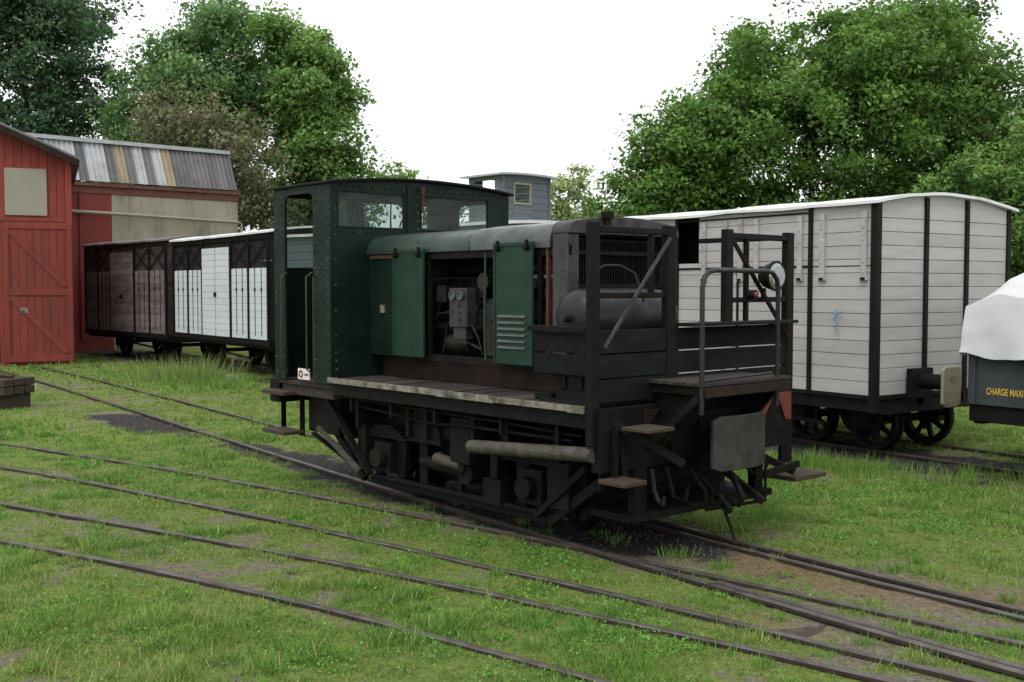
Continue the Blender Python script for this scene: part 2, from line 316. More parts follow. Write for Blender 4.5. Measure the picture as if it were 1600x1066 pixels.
c=mixc(edge(sp.outputs[1],9,1.2),soil,brown); c=mixc(edge(sp.outputs[0],13,2.0),c,moss); c=mixc(edge(sp.outputs[2],9,1.2),c,ash)
hv=N.new('ShaderNodeHueSaturation'); mv=N.new('ShaderNodeMapRange'); mv.inputs['From Min'].default_value=.3; mv.inputs['From Max'].default_value=.7; mv.inputs['To Min'].default_value=.62; mv.inputs['To Max'].default_value=1.35; L.new(noise(75,3,.7),mv.inputs['Value']); L.new(mv.outputs[0],hv.inputs['Value']); L.new(c,hv.inputs['Color']); c=hv.outputs[0]
L.new(c,b.inputs['Base Color']); bp=N.new('ShaderNodeBump'); bp.inputs['Strength'].default_value=1.0; bp.inputs['Distance'].default_value=.03; L.new(noise(45),bp.inputs['Height']); L.new(bp.outputs['Normal'],b.inputs['Normal'])
me.materials.append(gm); go=bpy.data.objects.new('ground',me); COL.objects.link(go); go['kind']='structure'; go['label']='patchy grass, dirt and black ash of a railway yard'; go['category']='ground'

# ------------------------------------------------------------------ rails
def rail(track,pts,name='rail',z=0.0,fade=()):
    prof=[(-.045,-.03),(.045,-.03),(.045,.012),(.010,.022),(.010,.045),(.026,.052),(.026,.072),(.018,.078),(-.018,.078),(-.026,.072),(-.026,.052),(-.010,.045),(-.010,.022),(-.045,.012)]
    mb=MB(); n=len(prof); vs=[]
    for i,p in enumerate(pts):
        t=(pts[min(i+1,len(pts)-1)]-pts[max(i-1,0)]).normalized(); nn=Vector((-t.y,t.x,0))
        zz=z+.025*(float(fbm(np.array([p.x]),np.array([p.y]),.5,9)[0])-.5)
        for x0,x1,dp in fade:
            k=min(1,max(0,(p.x-x0)/.5))*min(1,max(0,(x1-p.x)/.5)); zz-=dp*k*k*(3-2*k)
        for a_,b_ in prof: vs.append((p.x+nn.x*a_,p.y+nn.y*a_,b_+zz))
    mb.v=vs
    for i in range(len(pts)-1):
        for k in range(n):
            mb.f.append((i*n+k,i*n+(k+1)%n,(i+1)*n+(k+1)%n,(i+1)*n+k)); mb.m.append(1 if k in (6,7,8) else 0)
    return mb.obj(name,track,['rail','railtop'])
def track(label,rls,extra=(),origin=(0,0),sink=-.05):
    e=thing('railway_track',origin,0,(0,0),label,'railway track'); ROOT[e.name]=(origin[0],origin[1])
    for r,fd in rls: rail(e,r,z=sink,fade=fd)
    for r,z in extra: rail(e,r,'guard_rail',z)
    return e
cut=lambda pts,y: [p for p in pts if p.y<y]
t1=track('rusty metre gauge track half buried in dirt beneath the green locomotive',[(near1,()),(far1,())],[(cut(offset(far1,-.11),8.6),-.050),(cut(offset(near1,.10),6.9),-.046)],(0,9),-.036)
t2=track('rusty track in the grass joining the locomotive track at a turnout',[(B,()),(C,((-1.7,.3,.010),))],[],(-1.5,8.8),-.048)
t3=track('rusty overgrown siding rails sunk in the grass',[(D,((-.1,.7,.008),)),(E,((-.9,2.5,.010),))],[],(-1,6.8),-.047)
t4=track('track below the row of covered wagons',[(Wn,()),(Wf,())],[],(0,18),-.035)
ln=0
for i in range(1,len(near1)):
    ln+=(near1[i]-near1[i-1]).length
    if ln<.62: continue
    ln=0
    p=near1[i]
    if p.y>8.2: continue
    q=far1[i]; dd=(q-p).normalized(); a0=p-dd*.4; b0=q+dd*.35
    MB().beam((a0.x,a0.y,-.054+random.random()*.010),(b0.x,b0.y,-.057),.19,.09).obj('sleeper',t1,'sleeper',bevel=.01)

# ------------------------------------------------------------------ grass
GS=.03; GX0,GY0=-11,3; RM=np.zeros((int(20/GS),int(19/GS)),bool)
for r_ in (near1,far1,B,C,D,E,Wn,Wf):
    for i in range(len(r_)-1):
        a_,b_=r_[i],r_[i+1]; m_=max(1,int((b_-a_).length/.02))
        for k in range(m_):
            p=a_.lerp(b_,k/m_); ix=int((p.x-GX0)/GS); iy=int((p.y-GY0)/GS)
            if 1<=ix<RM.shape[0]-1 and 1<=iy<RM.shape[1]-1: RM[ix-1:ix+2,iy]=True; RM[ix,iy-1:iy+2]=True
def onrail(x,y):
    ix=np.clip(((x-GX0)/GS).astype(int),0,RM.shape[0]-1); iy=np.clip(((y-GY0)/GS).astype(int),0,RM.shape[1]-1); return RM[ix,iy]
def grass_patch(n,x0,x1,y0,y1,hmin,hmax,w,seed,thr=.10):
    r=np.random.default_rng(seed); x=r.uniform(x0,x1,n); y=r.uniform(y0,y1,n)
    k=np.abs(x)<y*.52+.4; x=x[k]; y=y[k]
    g,d,a=masks(x,y); clump=fbm(x,y,6,21); p=np.clip((g-thr)*1.6,0,1)*np.clip((clump-.36)*6,0.05,1)
    k=(r.random(len(x))<p)&~(onrail(x,y)&(r.random(len(x))>.10)); x=x[k]; y=y[k]; g=g[k]; cl=clump[k]; n=len(x)
    lng=np.clip((fbm(x,y,1.3,51)-.50)*5,0,1)*np.clip((cl-.42)*5,0,1)
    h=(hmin+(hmax-hmin)*r.random(n)**2.0)*(.4+.8*np.clip(g,0,1))*(.65+.7*np.clip(cl-.35,0,1))*(1+1.8*lng); th=r.uniform(0,6.283,n); lean=r.uniform(.2,1.1,n)*h; la=r.uniform(0,6.283,n)
    wd=w*(.6+.8*r.random(n)); z=gz(x,y)-.004
    b0=np.stack([x-np.cos(th)*wd,y-np.sin(th)*wd,z],1); b1=np.stack([x+np.cos(th)*wd,y+np.sin(th)*wd,z],1); tp=np.stack([x+np.cos(la)*lean,y+np.sin(la)*lean,z+h],1)
    V=np.stack([b0,b1,tp],1).reshape(-1,3)
    mixv=fbm(x,y,1.7,31)[:,None]; rr=r.random((n,1))
    ca=np.array([[.125,.27,.045]]); cb=np.array([[.25,.345,.085]]); cc=np.array([[.44,.42,.20]])
    m=np.clip((mixv-.38)*3,0,1); lush=np.clip((g[:,None]-.85)*4,0,1)
    col=ca*m+cb*(1-m); col=col*(1-lush*.7)+np.array([[.11,.30,.04]])*lush*.7; col=np.where(rr>.90,cc,col)*(.5+.9*r.random((n,1)))
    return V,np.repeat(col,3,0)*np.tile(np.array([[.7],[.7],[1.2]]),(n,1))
Vs=[];Cs=[]
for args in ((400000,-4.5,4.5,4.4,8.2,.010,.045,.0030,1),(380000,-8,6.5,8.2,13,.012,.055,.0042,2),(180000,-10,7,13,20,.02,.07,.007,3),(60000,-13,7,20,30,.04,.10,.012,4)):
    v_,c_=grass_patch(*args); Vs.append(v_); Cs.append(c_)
def tuftgeo(px,py,n,rad,h,col,seed):
    r=np.random.default_rng(seed); k=r.normal(0,rad*.5,(n,2)); x=k[:,0]; y=k[:,1]; hh=h*r.uniform(.4,1,n); th=r.uniform(0,6.28,n); la=np.arctan2(y,x)+r.normal(0,.6,n); le=hh*r.uniform(.1,.7,n); w=.004+h*.006
    W=np.stack([np.cos(th)*w,np.sin(th)*w,0*x],1); b=np.stack([x+px,y+py,0*x-.01],1); t=np.stack([x+px+np.cos(la)*le,y+py+np.sin(la)*le,hh],1)
    V=np.stack([b-W,b+W,t],1).reshape(-1,3); c=np.array([col])*(.5+.9*r.random((n,1))); return V,np.repeat(c,3,0)
for i,(px,py,rd,hh,n_) in enumerate([(2.6,10.9,.5,.16,400),(3.6,11.2,.5,.18,400),(4.3,10.6,.6,.14,400),(3.1,11.6,.4,.22,400),(5.2,10.6,.5,.16,300),(6.0,11.8,.5,.16,300),(-3.3,13.6,.3,.14,200),(-1.7,5.9,.45,.08,700),(-2.5,6.1,.4,.08,600),(-.95,6.9,.3,.06,500),(.5,5.4,.4,.07,600),(-6.2,21.8,1.2,.25,600),(-5.5,20.9,1.0,.18,500),(-7.7,23.4,1.2,.25,500)]):
    v_,c_=tuftgeo(px,py,n_,rd,hh,(.15,.28,.05),20+i); Vs.append(v_); Cs.append(c_)
rr_=random.Random(8)
for i in range(130):
    yy_=rr_.uniform(4.9,12); xx_=rr_.uniform(-.5,.5)*yy_; v_,c_=tuftgeo(xx_,yy_,60,rr_.uniform(.04,.14),rr_.uniform(.04,.10),(.14,.28,.05),200+i); Vs.append(v_); Cs.append(c_)
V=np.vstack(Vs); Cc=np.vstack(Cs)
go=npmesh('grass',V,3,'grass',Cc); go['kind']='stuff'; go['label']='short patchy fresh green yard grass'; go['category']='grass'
def clover(n):
    r=np.random.default_rng(77); x=r.uniform(-5,6,n); y=r.uniform(4.6,12,n); g,d,a=masks(x,y); cl=fbm(x,y,5,41)
    k=(r.random(n)<np.clip((g-.74)*2.2,0,1)*np.clip((cl-.42)*6,0,1))&~onrail(x,y); x,y=x[k],y[k]; n=len(x); s=r.uniform(.004,.011,n); z=gz(x,y)+r.uniform(.0,.035,n)
    th=r.uniform(0,6.283,n); t1_=r.uniform(-.5,.5,n)*s*1.4; t2_=r.uniform(-.5,.5,n)*s*1.4
    cx=np.stack([x,y,z],1); A=np.stack([np.cos(th)*s,np.sin(th)*s,t1_],1); Bv=np.stack([-np.sin(th)*s*.8,np.cos(th)*s*.8,t2_],1)
    V=np.stack([cx-A,cx+Bv,cx+A,cx-Bv],1).reshape(-1,3); col=np.array([[.125,.30,.045]])*(.45+1.0*r.random((n,1))); return V,np.repeat(col,4,0)
v_,c_=clover(420000); o=npmesh('clover',v_,4,'grass',c_); o['kind']='stuff'; o['label']='low bright green clover and weeds'; o['category']='weeds'
mb=MB(); r=random.Random(5); N_=40000
px=np.random.default_rng(3); yy=4.8+px.random(N_)**1.6*16; xx=px.uniform(-.5,.5,N_)*yy*1.05; g_,d_,a_=masks(xx,yy); zz=gz(xx,yy); cnt=0
for i in range(N_):
    if r.random()>(.10+.9*a_[i]+.6*d_[i])*(1-g_[i]*.8): continue
    x,y=xx[i],yy[i]; s=r.uniform(.003,.012)*(1+y*.05); z=zz[i]; q=[Vector((r.uniform(.6,1)*math.cos(k*1.57+r.random()),r.uniform(.6,1)*math.sin(k*1.57+r.random()),0))*s for k in range(4)]
    mb.add([(x+p.x,y+p.y,z-.003) for p in q]+[(x+r.uniform(-.3,.3)*s,y,z+s*.9)],[(0,1,4),(1,2,4),(2,3,4),(3,0,4)]); cnt+=1
    if cnt>7000: break
o=mb.obj('gravel',None,'stone',kind='stuff'); o['label']='small stones and cinders scattered on the dirt'; o['category']='gravel'
v1,c1=tuftgeo(0,0,700,.9,.62,(.24,.32,.10),2); o=npmesh('tall_weeds',v1,3,'grass',c1); o.location=(-6.7,22.6,0); o['label']='tall pale green weeds beside the white panelled wagon'; o['category']='weeds'; o['kind']='stuff'

# ------------------------------------------------------------------ LOCOMOTIVE
loco=thing('diesel_locomotive',(.528,7.19),-48.5,(-2.1,1.13),'dark green and black narrow gauge diesel locomotive with open engine hood','locomotive')
mb=MB()
mb.box(-4.3,-.06,.42,.46,.50,1.04).box(-4.3,-.06,1.80,1.84,.50,1.04)
mb.box(-3.24,-.02,.03,.09,.95,1.060).box(-3.24,-.02,2.17,2.23,.95,1.060)
mb.box(-3.24,-.02,.09,.16,.95,.965)
for x in (-.25,-.9,-1.55,-2.2,-2.85,-3.15): mb.box(x-.03,x+.03,.09,2.17,.97,1.05)
mb.box(-4.45,-4.27,.08,2.15,.80,1.03)
mb.box(-3.25,-.70,.60,1.62,1.10,1.31)
for xc in (-.85,-2.75):
    for dx in (-.17,.17): mb.prism([(xc+dx-.035,.16),(xc+dx+.035,.16),(xc+dx+.08,.62),(xc+dx-.08,.62)],.30,.36,'y')
    mb.box(xc-.12,xc+.12,.22,.40,.30,.56); mb.cyl((xc,.14,.43),(xc,.24,.43),.085)
    for k in range(5): mb.box(xc-.34+k*.05,xc+.34-k*.05,.24,.33,.60+k*.022,.618+k*.022)
    mb.beam((xc-.33,.285,.61),(xc-.38,.285,.9),.04,.04); mb.beam((xc+.33,.285,.61),(xc+.38,.285,.9),.04,.04)
    mb.box(xc-.5,xc-.44,.3,1.9,.25,.6); mb.box(xc+.44,xc+.5,.3,1.9,.25,.6)
mb.box(-3.0,-.6,.27,.33,.17,.23)
mb.box(-2.9,-.45,.22,.27,.24,.27)
mb.beam((-.65,.25,.2),(-.02,.2,.62),.05,.07); mb.beam((-.75,.2,.24),(-.2,.16,.66),.04,.05)
mb.beam((-3.05,.25,.2),(-3.55,.25,.6),.05,.06)
for x in (-1.25,-1.75,-2.2): mb.beam((x,.3,.22),(x,.3,.6),.045,.05)
mb.box(-1.36,-1.16,.2,.36,.24,.44).box(-1.3,-1.22,.22,.34,.44,.62)
mb.prism([(-2.35,.62),(-1.9,.62),(-1.95,.9),(-2.3,.9)],.2,.4,'y')
mb.box(-1.72,-1.48,.16,.38,.52,.88); mb.box(-.62,-.4,.18,.4,.32,.66); mb.box(-3.1,-2.98,.2,.4,.3,.7)
mb.cyl((-2.2,.26,.46),(-1.62,.26,.44),.055); mb.cyl((-1.62,.22,.44),(-1.62,.36,.44),.1)
mb.cyl((-2.1,.34,.72),(-1.75,.34,.72),.10,18)
mb.tube([(-3.2,.2,.86),(-2.6,.16,.84),(-2.0,.17,.80),(-1.5,.14,.83),(-.3,.12,.84)],.014)
mb.tube([(-3.1,.15,.92),(-1.0,.13,.90),(-.2,.12,.88)],.012)
for x in (-3.0,-2.4,-1.8,-1.0,-.4): mb.box(x-.012,x+.012,.06,.1,.82,.96)
for x in (-3.05,-2.3,-2.05,-1.45,-1.05,-.5): mb.prism([(x-.03,.95),(x+.03,.95),(x+.02,.66),(x-.02,.66)],.16,.40,'y')
mb.box(-3.9,-.1,.47,1.78,.50,.90)  # solid filler blocks added between the frames to darken the underframe
mb.box(-2.2,-1.4,.5,1.7,.28,.52)
mb.box(-3.9,-3.4,.2,.42,.55,.95)
mb.obj('chassis',loco,'black',bevel=.005,smooth=True)
for x in (-.85,-2.75):
    for y,s in ((.63,-1),(1.63,1)):
        MB().wheel(x,y,.34,s,10,z=.40).obj('wheel',loco,'black')
    MB().cyl((x,.3,.40),(x,1.96,.40),.05).obj('axle',loco,'black',smooth=True)
for ya,yb in ((.012,.62),(1.6,2.24)):
    mb=MB(); n=27
    for i in range(n):
        x0=-3.24+i*3.12/n; mb.box(x0+.003,x0+3.12/n-.003,ya,yb,1.07,1.102+random.uniform(-.004,.004))
    mb.obj('footplate',loco,'deckwood')
mb=MB()
xq=-3.26
while xq<-.08:
    x2=min(-.07,xq+random.uniform(.5,.9)); mb.box(xq+.002,x2-.002,-.012+random.uniform(-.003,.002),.010,1.060+random.uniform(-.004,.003),1.108+random.uniform(-.004,.002)); xq=x2
mb.obj('footplate_edge',loco,'edge',bevel=.003)
MB().box(-3.2,-.75,.55,.598,1.105,1.30).obj('sill_plate',loco,'sill',bevel=.004,label='grimy brown black sill plate under the hood')
prof=[(i/59,.048+.005*(i%2)) for i in range(60)]
MB().lathe((-1.32,.04,.70),(-.02,.04,.782),prof,16).obj('exhaust_pipe',loco,'pipe',smooth=True,label='ribbed beige wrapped pipe along the side')
MB().lathe((-1.95,.20,.52),(-1.62,.20,.50),[(0,.045),(.1,.055),(.2,.045),(1,.045)],14).obj('air_pipe',loco,'pipe',smooth=True)
mb=MB().box(-.45,-.12,.10,.33,1.104,1.29).box(-.47,-.10,.08,.35,1.29,1.31).box(-.72,-.55,.15,.35,1.104,1.15)
for x in (-.36,-.2): mb.box(x-.02,x+.02,.085,.1,1.2,1.3)
mb.obj('battery_box',loco,'black',bevel=.005)
def arcpts(y0,y1,z0,z1,r,n=6,crown=.04):
    pts=[]
    for i in range(n+1):
        t=math.pi-i*math.pi/2/n; pts.append((y0+r+r*math.cos(t),z1-r*.8+r*.8*math.sin(t)))
    for i in range(1,7): u=i/7; pts.append((y0+r+(y1-y0-2*r)*u,z1+crown*4*u*(1-u)))
    for i in range(n+1):
        t=math.pi/2-i*math.pi/2/n; pts.append((y1-r+r*math.cos(t),z1-r*.8+r*.8*math.sin(t)))
    return [(y0,z0)]+pts+[(y1,z0)]
def shell(y0,y1,z0,z1,r,th=.02):
    o=arcpts(y0,y1,z0,z1,r); i=arcpts(y0+th,y1-th,z0,z1-th,r-.005); return o+i[::-1]
MB().prism(shell(.41,1.66,2.20,2.37,.17),-3.25,-1.785).obj('hood_roof',loco,'hoodtop',smooth=True,bevel=.003)
MB().prism(shell(.41,1.66,2.20,2.385,.17),-1.775,-.84).obj('hood_roof',loco,'hoodgrey',smooth=True,bevel=.003,label='lighter grey green front section of the hood roof')
for y in (.43,1.60): MB().box(-3.24,-2.80,y,y+.04,1.30,2.21).box(-3.2,-2.84,y-.006 if y<1 else y+.041,y-.001 if y<1 else y+.046,1.40,1.42).obj('hood_side',loco,'greend',bevel=.004)
mb=MB()
for y in (.43,1.60):
    mb.box(-2.80,-.66,y,y+.04,2.14,2.22).box(-2.80,-.66,y,y+.04,1.28,1.34)
    for x in (-2.36,-1.42,-.98): mb.box(x-.02,x+.02,y+.002,y+.038,1.34,2.14)
mb.obj('hood_frame',loco,'black',bevel=.003)
MB().box(-.89,-.868,.42,.46,1.34,2.2).obj('hood_trim',loco,'rust',bevel=.003,label='dull rust vertical strip')
MB().box(-3.22,-2.82,.418,.429,2.16,2.19).obj('hood_trim',loco,'rust',bevel=.002)
def door(x0,x1,z0,z1,louvers):
    mb=MB().box(x0,x1,.375,.39,z0,z1)
    mb.box(x0,x1,.367,.376,z1-.03,z1-.004)
    for x in (x0+.012,x1-.012): mb.box(x-.01,x+.01,.368,.376,z0+.01,z1-.04)
    d_=mb.obj('hood_door',loco,'green',bevel=.003)
    for x in (x0+.06,x1-.06): MB().cyl((x,.34,z1-.05),(x,.375,z1-.05),.020).box(x-.010,x+.010,.355,.375,z1-.04,z1+.015).obj('latch',d_,'black',smooth=True)
    if louvers:
        for i in range(6):
            z=z0+.13+i*.048; MB().prism([(.376,z-.012),(.358,z-.006),(.362,z+.004),(.376,z+.014)],x0+.06,x1-.08).obj('louvre',d_,'hoodgrey')
door(-2.80,-2.345,1.31,2.23,False); door(-1.44,-.985,1.31,2.25,True)
MB().box(-3.05,-2.99,.415,.429,1.68,1.75).obj('maker_plate',loco,'edge')
mb=MB()
mb.box(-2.7,-1.05,.78,1.32,1.31,1.72)
for i in range(6):
    x=-2.6+i*.26; mb.box(x,x+.2,.82,1.2,1.72,1.98); mb.cyl((x+.1,.80,1.86),(x+.1,.72,1.86),.05); mb.tube([(x+.1,.74,1.80),(x+.1,.66,1.74),(x+.1,.62,1.60)],.016)
mb.cyl((-2.6,.66,1.56),(-1.1,.66,1.56),.05); mb.cyl((-2.6,.9,2.06),(-1.1,.9,2.06),.055)
mb.cyl((-2.25,.6,1.44),(-1.95,.6,1.44),.08); mb.cyl((-1.30,.58,1.50),(-1.30,.58,1.85),.07)
mb.box(-1.72,-1.5,.5,.7,1.35,1.66); mb.cyl((-1.6,.49,1.72),(-1.6,.62,1.72),.09,18)
mb.box(-3.1,-2.72,.7,1.4,1.31,2.0); mb.box(-1.0,-.82,.60,1.5,1.35,2.15)
mb.obj('engine',loco,'engine',bevel=.006,smooth=True)
mb=MB()
mb.tube([(-2.3,.55,1.35),(-2.2,.52,1.6),(-2.05,.5,1.62),(-1.9,.5,1.45),(-1.7,.48,1.4)],.012); mb.tube([(-2.3,.5,1.68),(-2.12,.47,1.70),(-2.05,.47,1.66)],.008); mb.tube([(-1.8,.45,1.6),(-1.74,.47,1.5),(-1.72,.5,1.36)],.009)
mb.cyl((-1.72,.5,1.95),(-1.72,.60,1.95),.07,18); mb.cyl((-1.58,.52,1.40),(-1.58,.52,1.56),.045); mb.box(-2.33,-2.2,.5,.6,1.78,1.92)
mb.obj('pipework',loco,'engine',smooth=True)
mb=MB().box(-2.03,-1.80,.40,.50,1.58,1.90).box(-2.0,-1.84,.42,.50,1.48,1.58)
for z in (1.70,1.76,1.64): mb.cyl((-1.9,.385,z),(-1.9,.40,z),.012,8)
cb=mb.obj('control_box',loco,'grey',bevel=.006,label='grey instrument box on the engine')
for x in (-1.975,-1.87): MB().ring((x,.388,1.84),.038,.028,.02,18).cyl((x,.388,1.84),(x,.398,1.84),.028,18).obj('gauge',cb,'hoodgrey',smooth=True)
MB().tube([(-1.60,.43,1.32),(-1.60,.42,1.7),(-1.60,.43,2.18)],.010).obj('fuel_pipe',loco,'hoodtop')
mb=MB().box(-.82,-.66,.42,.54,1.30,2.30).box(-.82,-.66,1.53,1.65,1.30,2.30).prism(arcpts(.42,1.65,2.301,2.40,.10),-.835,-.64)
mb.obj('radiator_shell',loco,'grey',bevel=.006,smooth=True)
mb=MB().box(-.80,-.74,.54,1.53,1.30,2.27)
for i in range(34): y=.555+i*.0285; mb.box(-.74,-.72,y,y+.008,1.32,2.25)
for z in (1.6,1.9,2.15): mb.box(-.72,-.70,.54,1.53,z,z+.03)
mb.obj('radiator',loco,'black')
cx0,cx1,cy0,cy1=-4.24,-3.25,.05,2.10; zf=1.04; ze=2.85
cab=MB(); T=.025
for x in (cx1-T,cx0):
    wa,wb=(2.44,2.775) if x>-4 else (2.08,2.775)
    cab.box(x,x+T,cy0,cy1,zf,wa); cab.box(x,x+T,cy0,cy1,wb,ze)
    for ya,yb in ((cy0,cy0+.05),(.84,1.02),(1.86,cy1)): cab.box(x,x+T,ya,yb,wa,wb)
for y in (cy0-T,cy1):
    for a_,b_ in ((cx0,-4.04),(-3.54,cx1)): cab.box(a_,b_,y,y+T,zf,ze)
    cab.box(-4.04,-3.54,y,y+T,2.76,ze)
    for sx,s in ((-4.04,1),(-3.54,-1)):
        cab.prism([(sx,2.76),(sx+s*.07,2.76),(sx+s*.02,2.74),(sx,2.69)],y+.001,y+T-.001,'y')
CR=.04
arc=[(cy0,ze)]+[(cy0+(cy1-cy0)*u/12,ze+CR*4*(u/12)*(1-u/12)) for u in range(13)]
for x in (cx1-T,cx0): cab.prism([(cy0,ze-.001)]+arc[1:]+[(cy1,ze-.001)],x,x+T)
rc=random.Random(4)
def rv(p,ax): cab.mi=1 if rc.random()<.4 else 0; cab.rivet(p,ax); cab.mi=0
for z in np.arange(zf+.06,ze,.075):
    for x in (-3.29,-3.50): rv((x,cy0-T,z),(0,-1,0))
    for x in (-4.08,-4.20): rv((x,cy0-T,z),(0,-1,0))
    rv((cx1,cy0+.03,z),(1,0,0))
    if z>2.40:
        for y in (.87,.99,2.06): rv((cx1,y,z),(1,0,0))
for y in np.arange(cy0+.08,cy1-.03,.07): rv((cx1,y,2.81),(1,0,0)); rv((cx1,y,2.40),(1,0,0))
for x in np.arange(-4.0,-3.5,.07): rv((x,cy0-T,2.80),(0,-1,0))
cab.box(cx1,cx1+.012,.86,.90,2.40,ze)
cabo=cab.obj('cab',loco,['greend','chip'],bevel=.003,smooth=True)
MB().box(cx0,cx1,cy0,cy1,1.0,1.03).box(-4.2,-3.3,.08,2.08,.9,.998).obj('cab_floor',cabo,'deckwood')
top=[(cy0-.06+(cy1-cy0+.12)*u/14,ze-.002+(CR+.03)*4*(u/14)*(1-u/14)) for u in range(15)]
MB().prism(top+[(a_,b_-.024) for a_,b_ in top[::-1]],cx0-.06,cx1+.05).obj('cab_roof',cabo,'blackp',smooth=True,bevel=.006)
for x,wa in ((cx1-T,2.44),(cx0,2.08)):
    for ya,yb in ((cy0+.05,.84),(1.02,1.86)):
        fr=MB(); f=.014
        fr.box(x-.004,x+T+.004,ya,ya+f,wa,2.775).box(x-.004,x+T+.004,yb-f,yb,wa,2.775).box(x-.004,x+T+.004,ya+f,yb-f,wa,wa+f).box(x-.004,x+T+.004,ya+f,yb-f,2.775-f,2.775)
        w_=fr.obj('cab_window',cabo,'greend',bevel=.002)
        MB().box(x+.010,x+.014,ya+f,yb-f,wa+f,2.775-f).obj('glass',w_,'glass')
mb=MB().box(-3.62,-3.30,.5,1.6,1.03,2.0).box(-3.7,-3.3,.6,1.5,2.0,2.06).cyl((-3.8,.9,1.03),(-3.8,.9,1.5),.04).box(-3.98,-3.65,.75,1.1,1.5,1.56).box(-3.98,-3.94,.75,1.1,1.56,1.9)
mb.obj('driver_controls',cabo,'engine',bevel=.006)
mb=MB().tube([(-3.62,.14,1.5),(-3.60,.12,1.9),(-3.60,.09,2.10)],.009).cyl((-3.60,.09,2.09),(-3.60,.09,2.13),.024)
mb.obj('control_lever',cabo,'sill',smooth=True)
for x in (-4.02,-3.57): MB().tube([(x,.03,1.12),(x,-.03,1.16),(x,-.03,2.0),(x,.03,2.04)],.009).obj('grab_rail',cabo,'grey',smooth=True)
MB().box(-3.53,-3.56,.028,.046,1.04,2.0).obj('door_edge',cabo,'rust')
sg=MB().box(-3.80,-3.60,.012,.020,1.06,1.16).obj('warning_sign',cabo,'white')
MB().ring((-3.745,.009,1.11),.035,.02,.004,20).box(-3.68,-3.62,.007,.011,1.10,1.115).obj('sign_symbol',sg,'redlens')
MB().cyl((-3.22,1.02,2.60),(-3.20,1.02,2.82),.008).cyl((-3.205,1.02,2.78),(-3.205,1.02,2.85),.014).obj('wiper_rod',cabo,'rust')
for z in (.895,.52): MB().box(-4.36,-3.95,-.06,.16,z,z+.035).obj('rear_step',loco,'stepwood',bevel=.005)
MB().beam((-3.98,.16,.5),(-3.98,.16,.96),.05,.012).beam((-4.33,.16,.5),(-4.33,.16,.96),.05,.012).beam((-4.33,.16,.9),(-3.98,.16,.9),.012,.03).obj('step_hanger',loco,'black')
MB().beam((-3.55,.14,.95),(-2.85,.16,.28),.06,.03).beam((-3.75,.14,.55),(-3.1,.2,.3),.05,.02).obj('brake_strut',loco,'black')
MB().beam((-3.6,.1,.62),(-2.95,.12,.30),.03,.04).obj('brake_rod',loco,'pipe')
mb=MB()
mb.box(-.06,.0,.0,.08,.84,2.34).box(-.06,0,.765,.86,1.1,2.34).box(-.06,0,1.44,1.52,1.62,2.34).box(-.05,-.01,1.70,1.73,1.62,2.30).box(-.06,0,2.22,2.31,.5,2.34)
mb.box(-.055,-.005,.08,.765,2.27,2.315).box(-.055,-.005,1.52,2.22,2.27,2.315)
mb.box(-.05,-.01,.08,.765,1.83,1.87).box(-.05,-.01,1.52,2.22,1.79,1.83)
mb.box(-.05,-.012,.60,.64,1.87,2.27)
mb.box(-.9,-.06,2.22,2.26,2.28,2.32) ; mb.box(-.66,-.06,.02,.05,1.60,1.64)
mb.beam((-.01,1.50,2.28),(.03,2.2,1.5),.02,.035)
mb.obj('end_frame',loco,'black',bevel=.006)
MB().beam((.015,.77,2.25),(.02,.1,1.50),.016,.022).obj('diagonal_brace',loco,'grey')
mb=MB()
mb.hboards(-.04,-.008,.08,.765,1.12,1.62,3,.01); mb.hboards(-.04,-.008,.86,2.22,1.12,1.62,3,.01); mb.hboards(-.62,-.06,.05,.08,1.30,1.60,2,.01)
mb.box(-.6,-.04,.08,2.2,1.10,1.12); mb.box(-.05,.12,.9,2.2,1.625,1.65)
mb.obj('bulkhead_boards',loco,'boards',bevel=.004)
mb=MB().lathe((-.42,.20,1.69),(-.42,1.22,1.69),[(0,.05),(.01,.12),(.035,.17),(.07,.195),(.12,.207),(.25,.207),(.255,.212),(.265,.212),(.27,.207),(.8,.207),(.89,.204),(.94,.19),(.98,.15),(1,.08)],28)
mb.cyl((-.42,.13,1.69),(-.42,.21,1.69),.03); mb.cyl((-.42,.17,1.60),(-.42,.21,1.60),.018)
mb.box(-.52,-.32,.35,.40,1.3,1.52).box(-.52,-.32,1.05,1.10,1.3,1.52)
mb.obj('air_tank',loco,'tank',smooth=True)
MB().tube([(-.42,.45,1.88),(-.42,.45,2.02),(-.36,.5,2.06),(-.3,.6,2.06),(-.25,.7,2.0),(-.2,.74,1.8)],.010).obj('air_hose',loco,'hose',smooth=True)
MB().tube([(-.2,.12,1.5),(-.1,.1,1.3),(-.2,.14,1.15)],.012).obj('air_hose',loco,'hose',smooth=True)
MB().cyl((-.62,.80,2.42),(-.62,.80,2.47),.05).cyl((-.62,.80,2.36),(-.62,.80,2.42),.03).obj('filler_cap',loco,'black',smooth=True)
mb=MB().box(-.05,.04,.05,2.2,.66,1.09).box(.04,.10,.7,1.6,.70,1.02)
mb.beam((.02,.18,1.0),(.38,.5,.72),.06,.05)
for y in (.64,1.50): mb.prism([(.02,.72),(.42,1.17),(.02,1.17)],y,y+.03,'y')
mb.beam((.05,.52,.80),(.42,.60,1.16),.07,.05)
mb.box(.0,.46,.60,1.58,1.175,1.235)
mb.beam((0,.12,.92),(-.05,.15,.52),.05,.03); mb.beam((.03,.25,.90),(.08,.25,.58),.05,.02)
mb.beam((0,.35,.8),(-.4,.35,.25),.07,.05); mb.box(-.35,.1,.3,1.9,.30,.35); mb.box(-.02,.05,.38,.5,.30,.66); mb.box(-.02,.05,1.75,1.85,.28,.66)
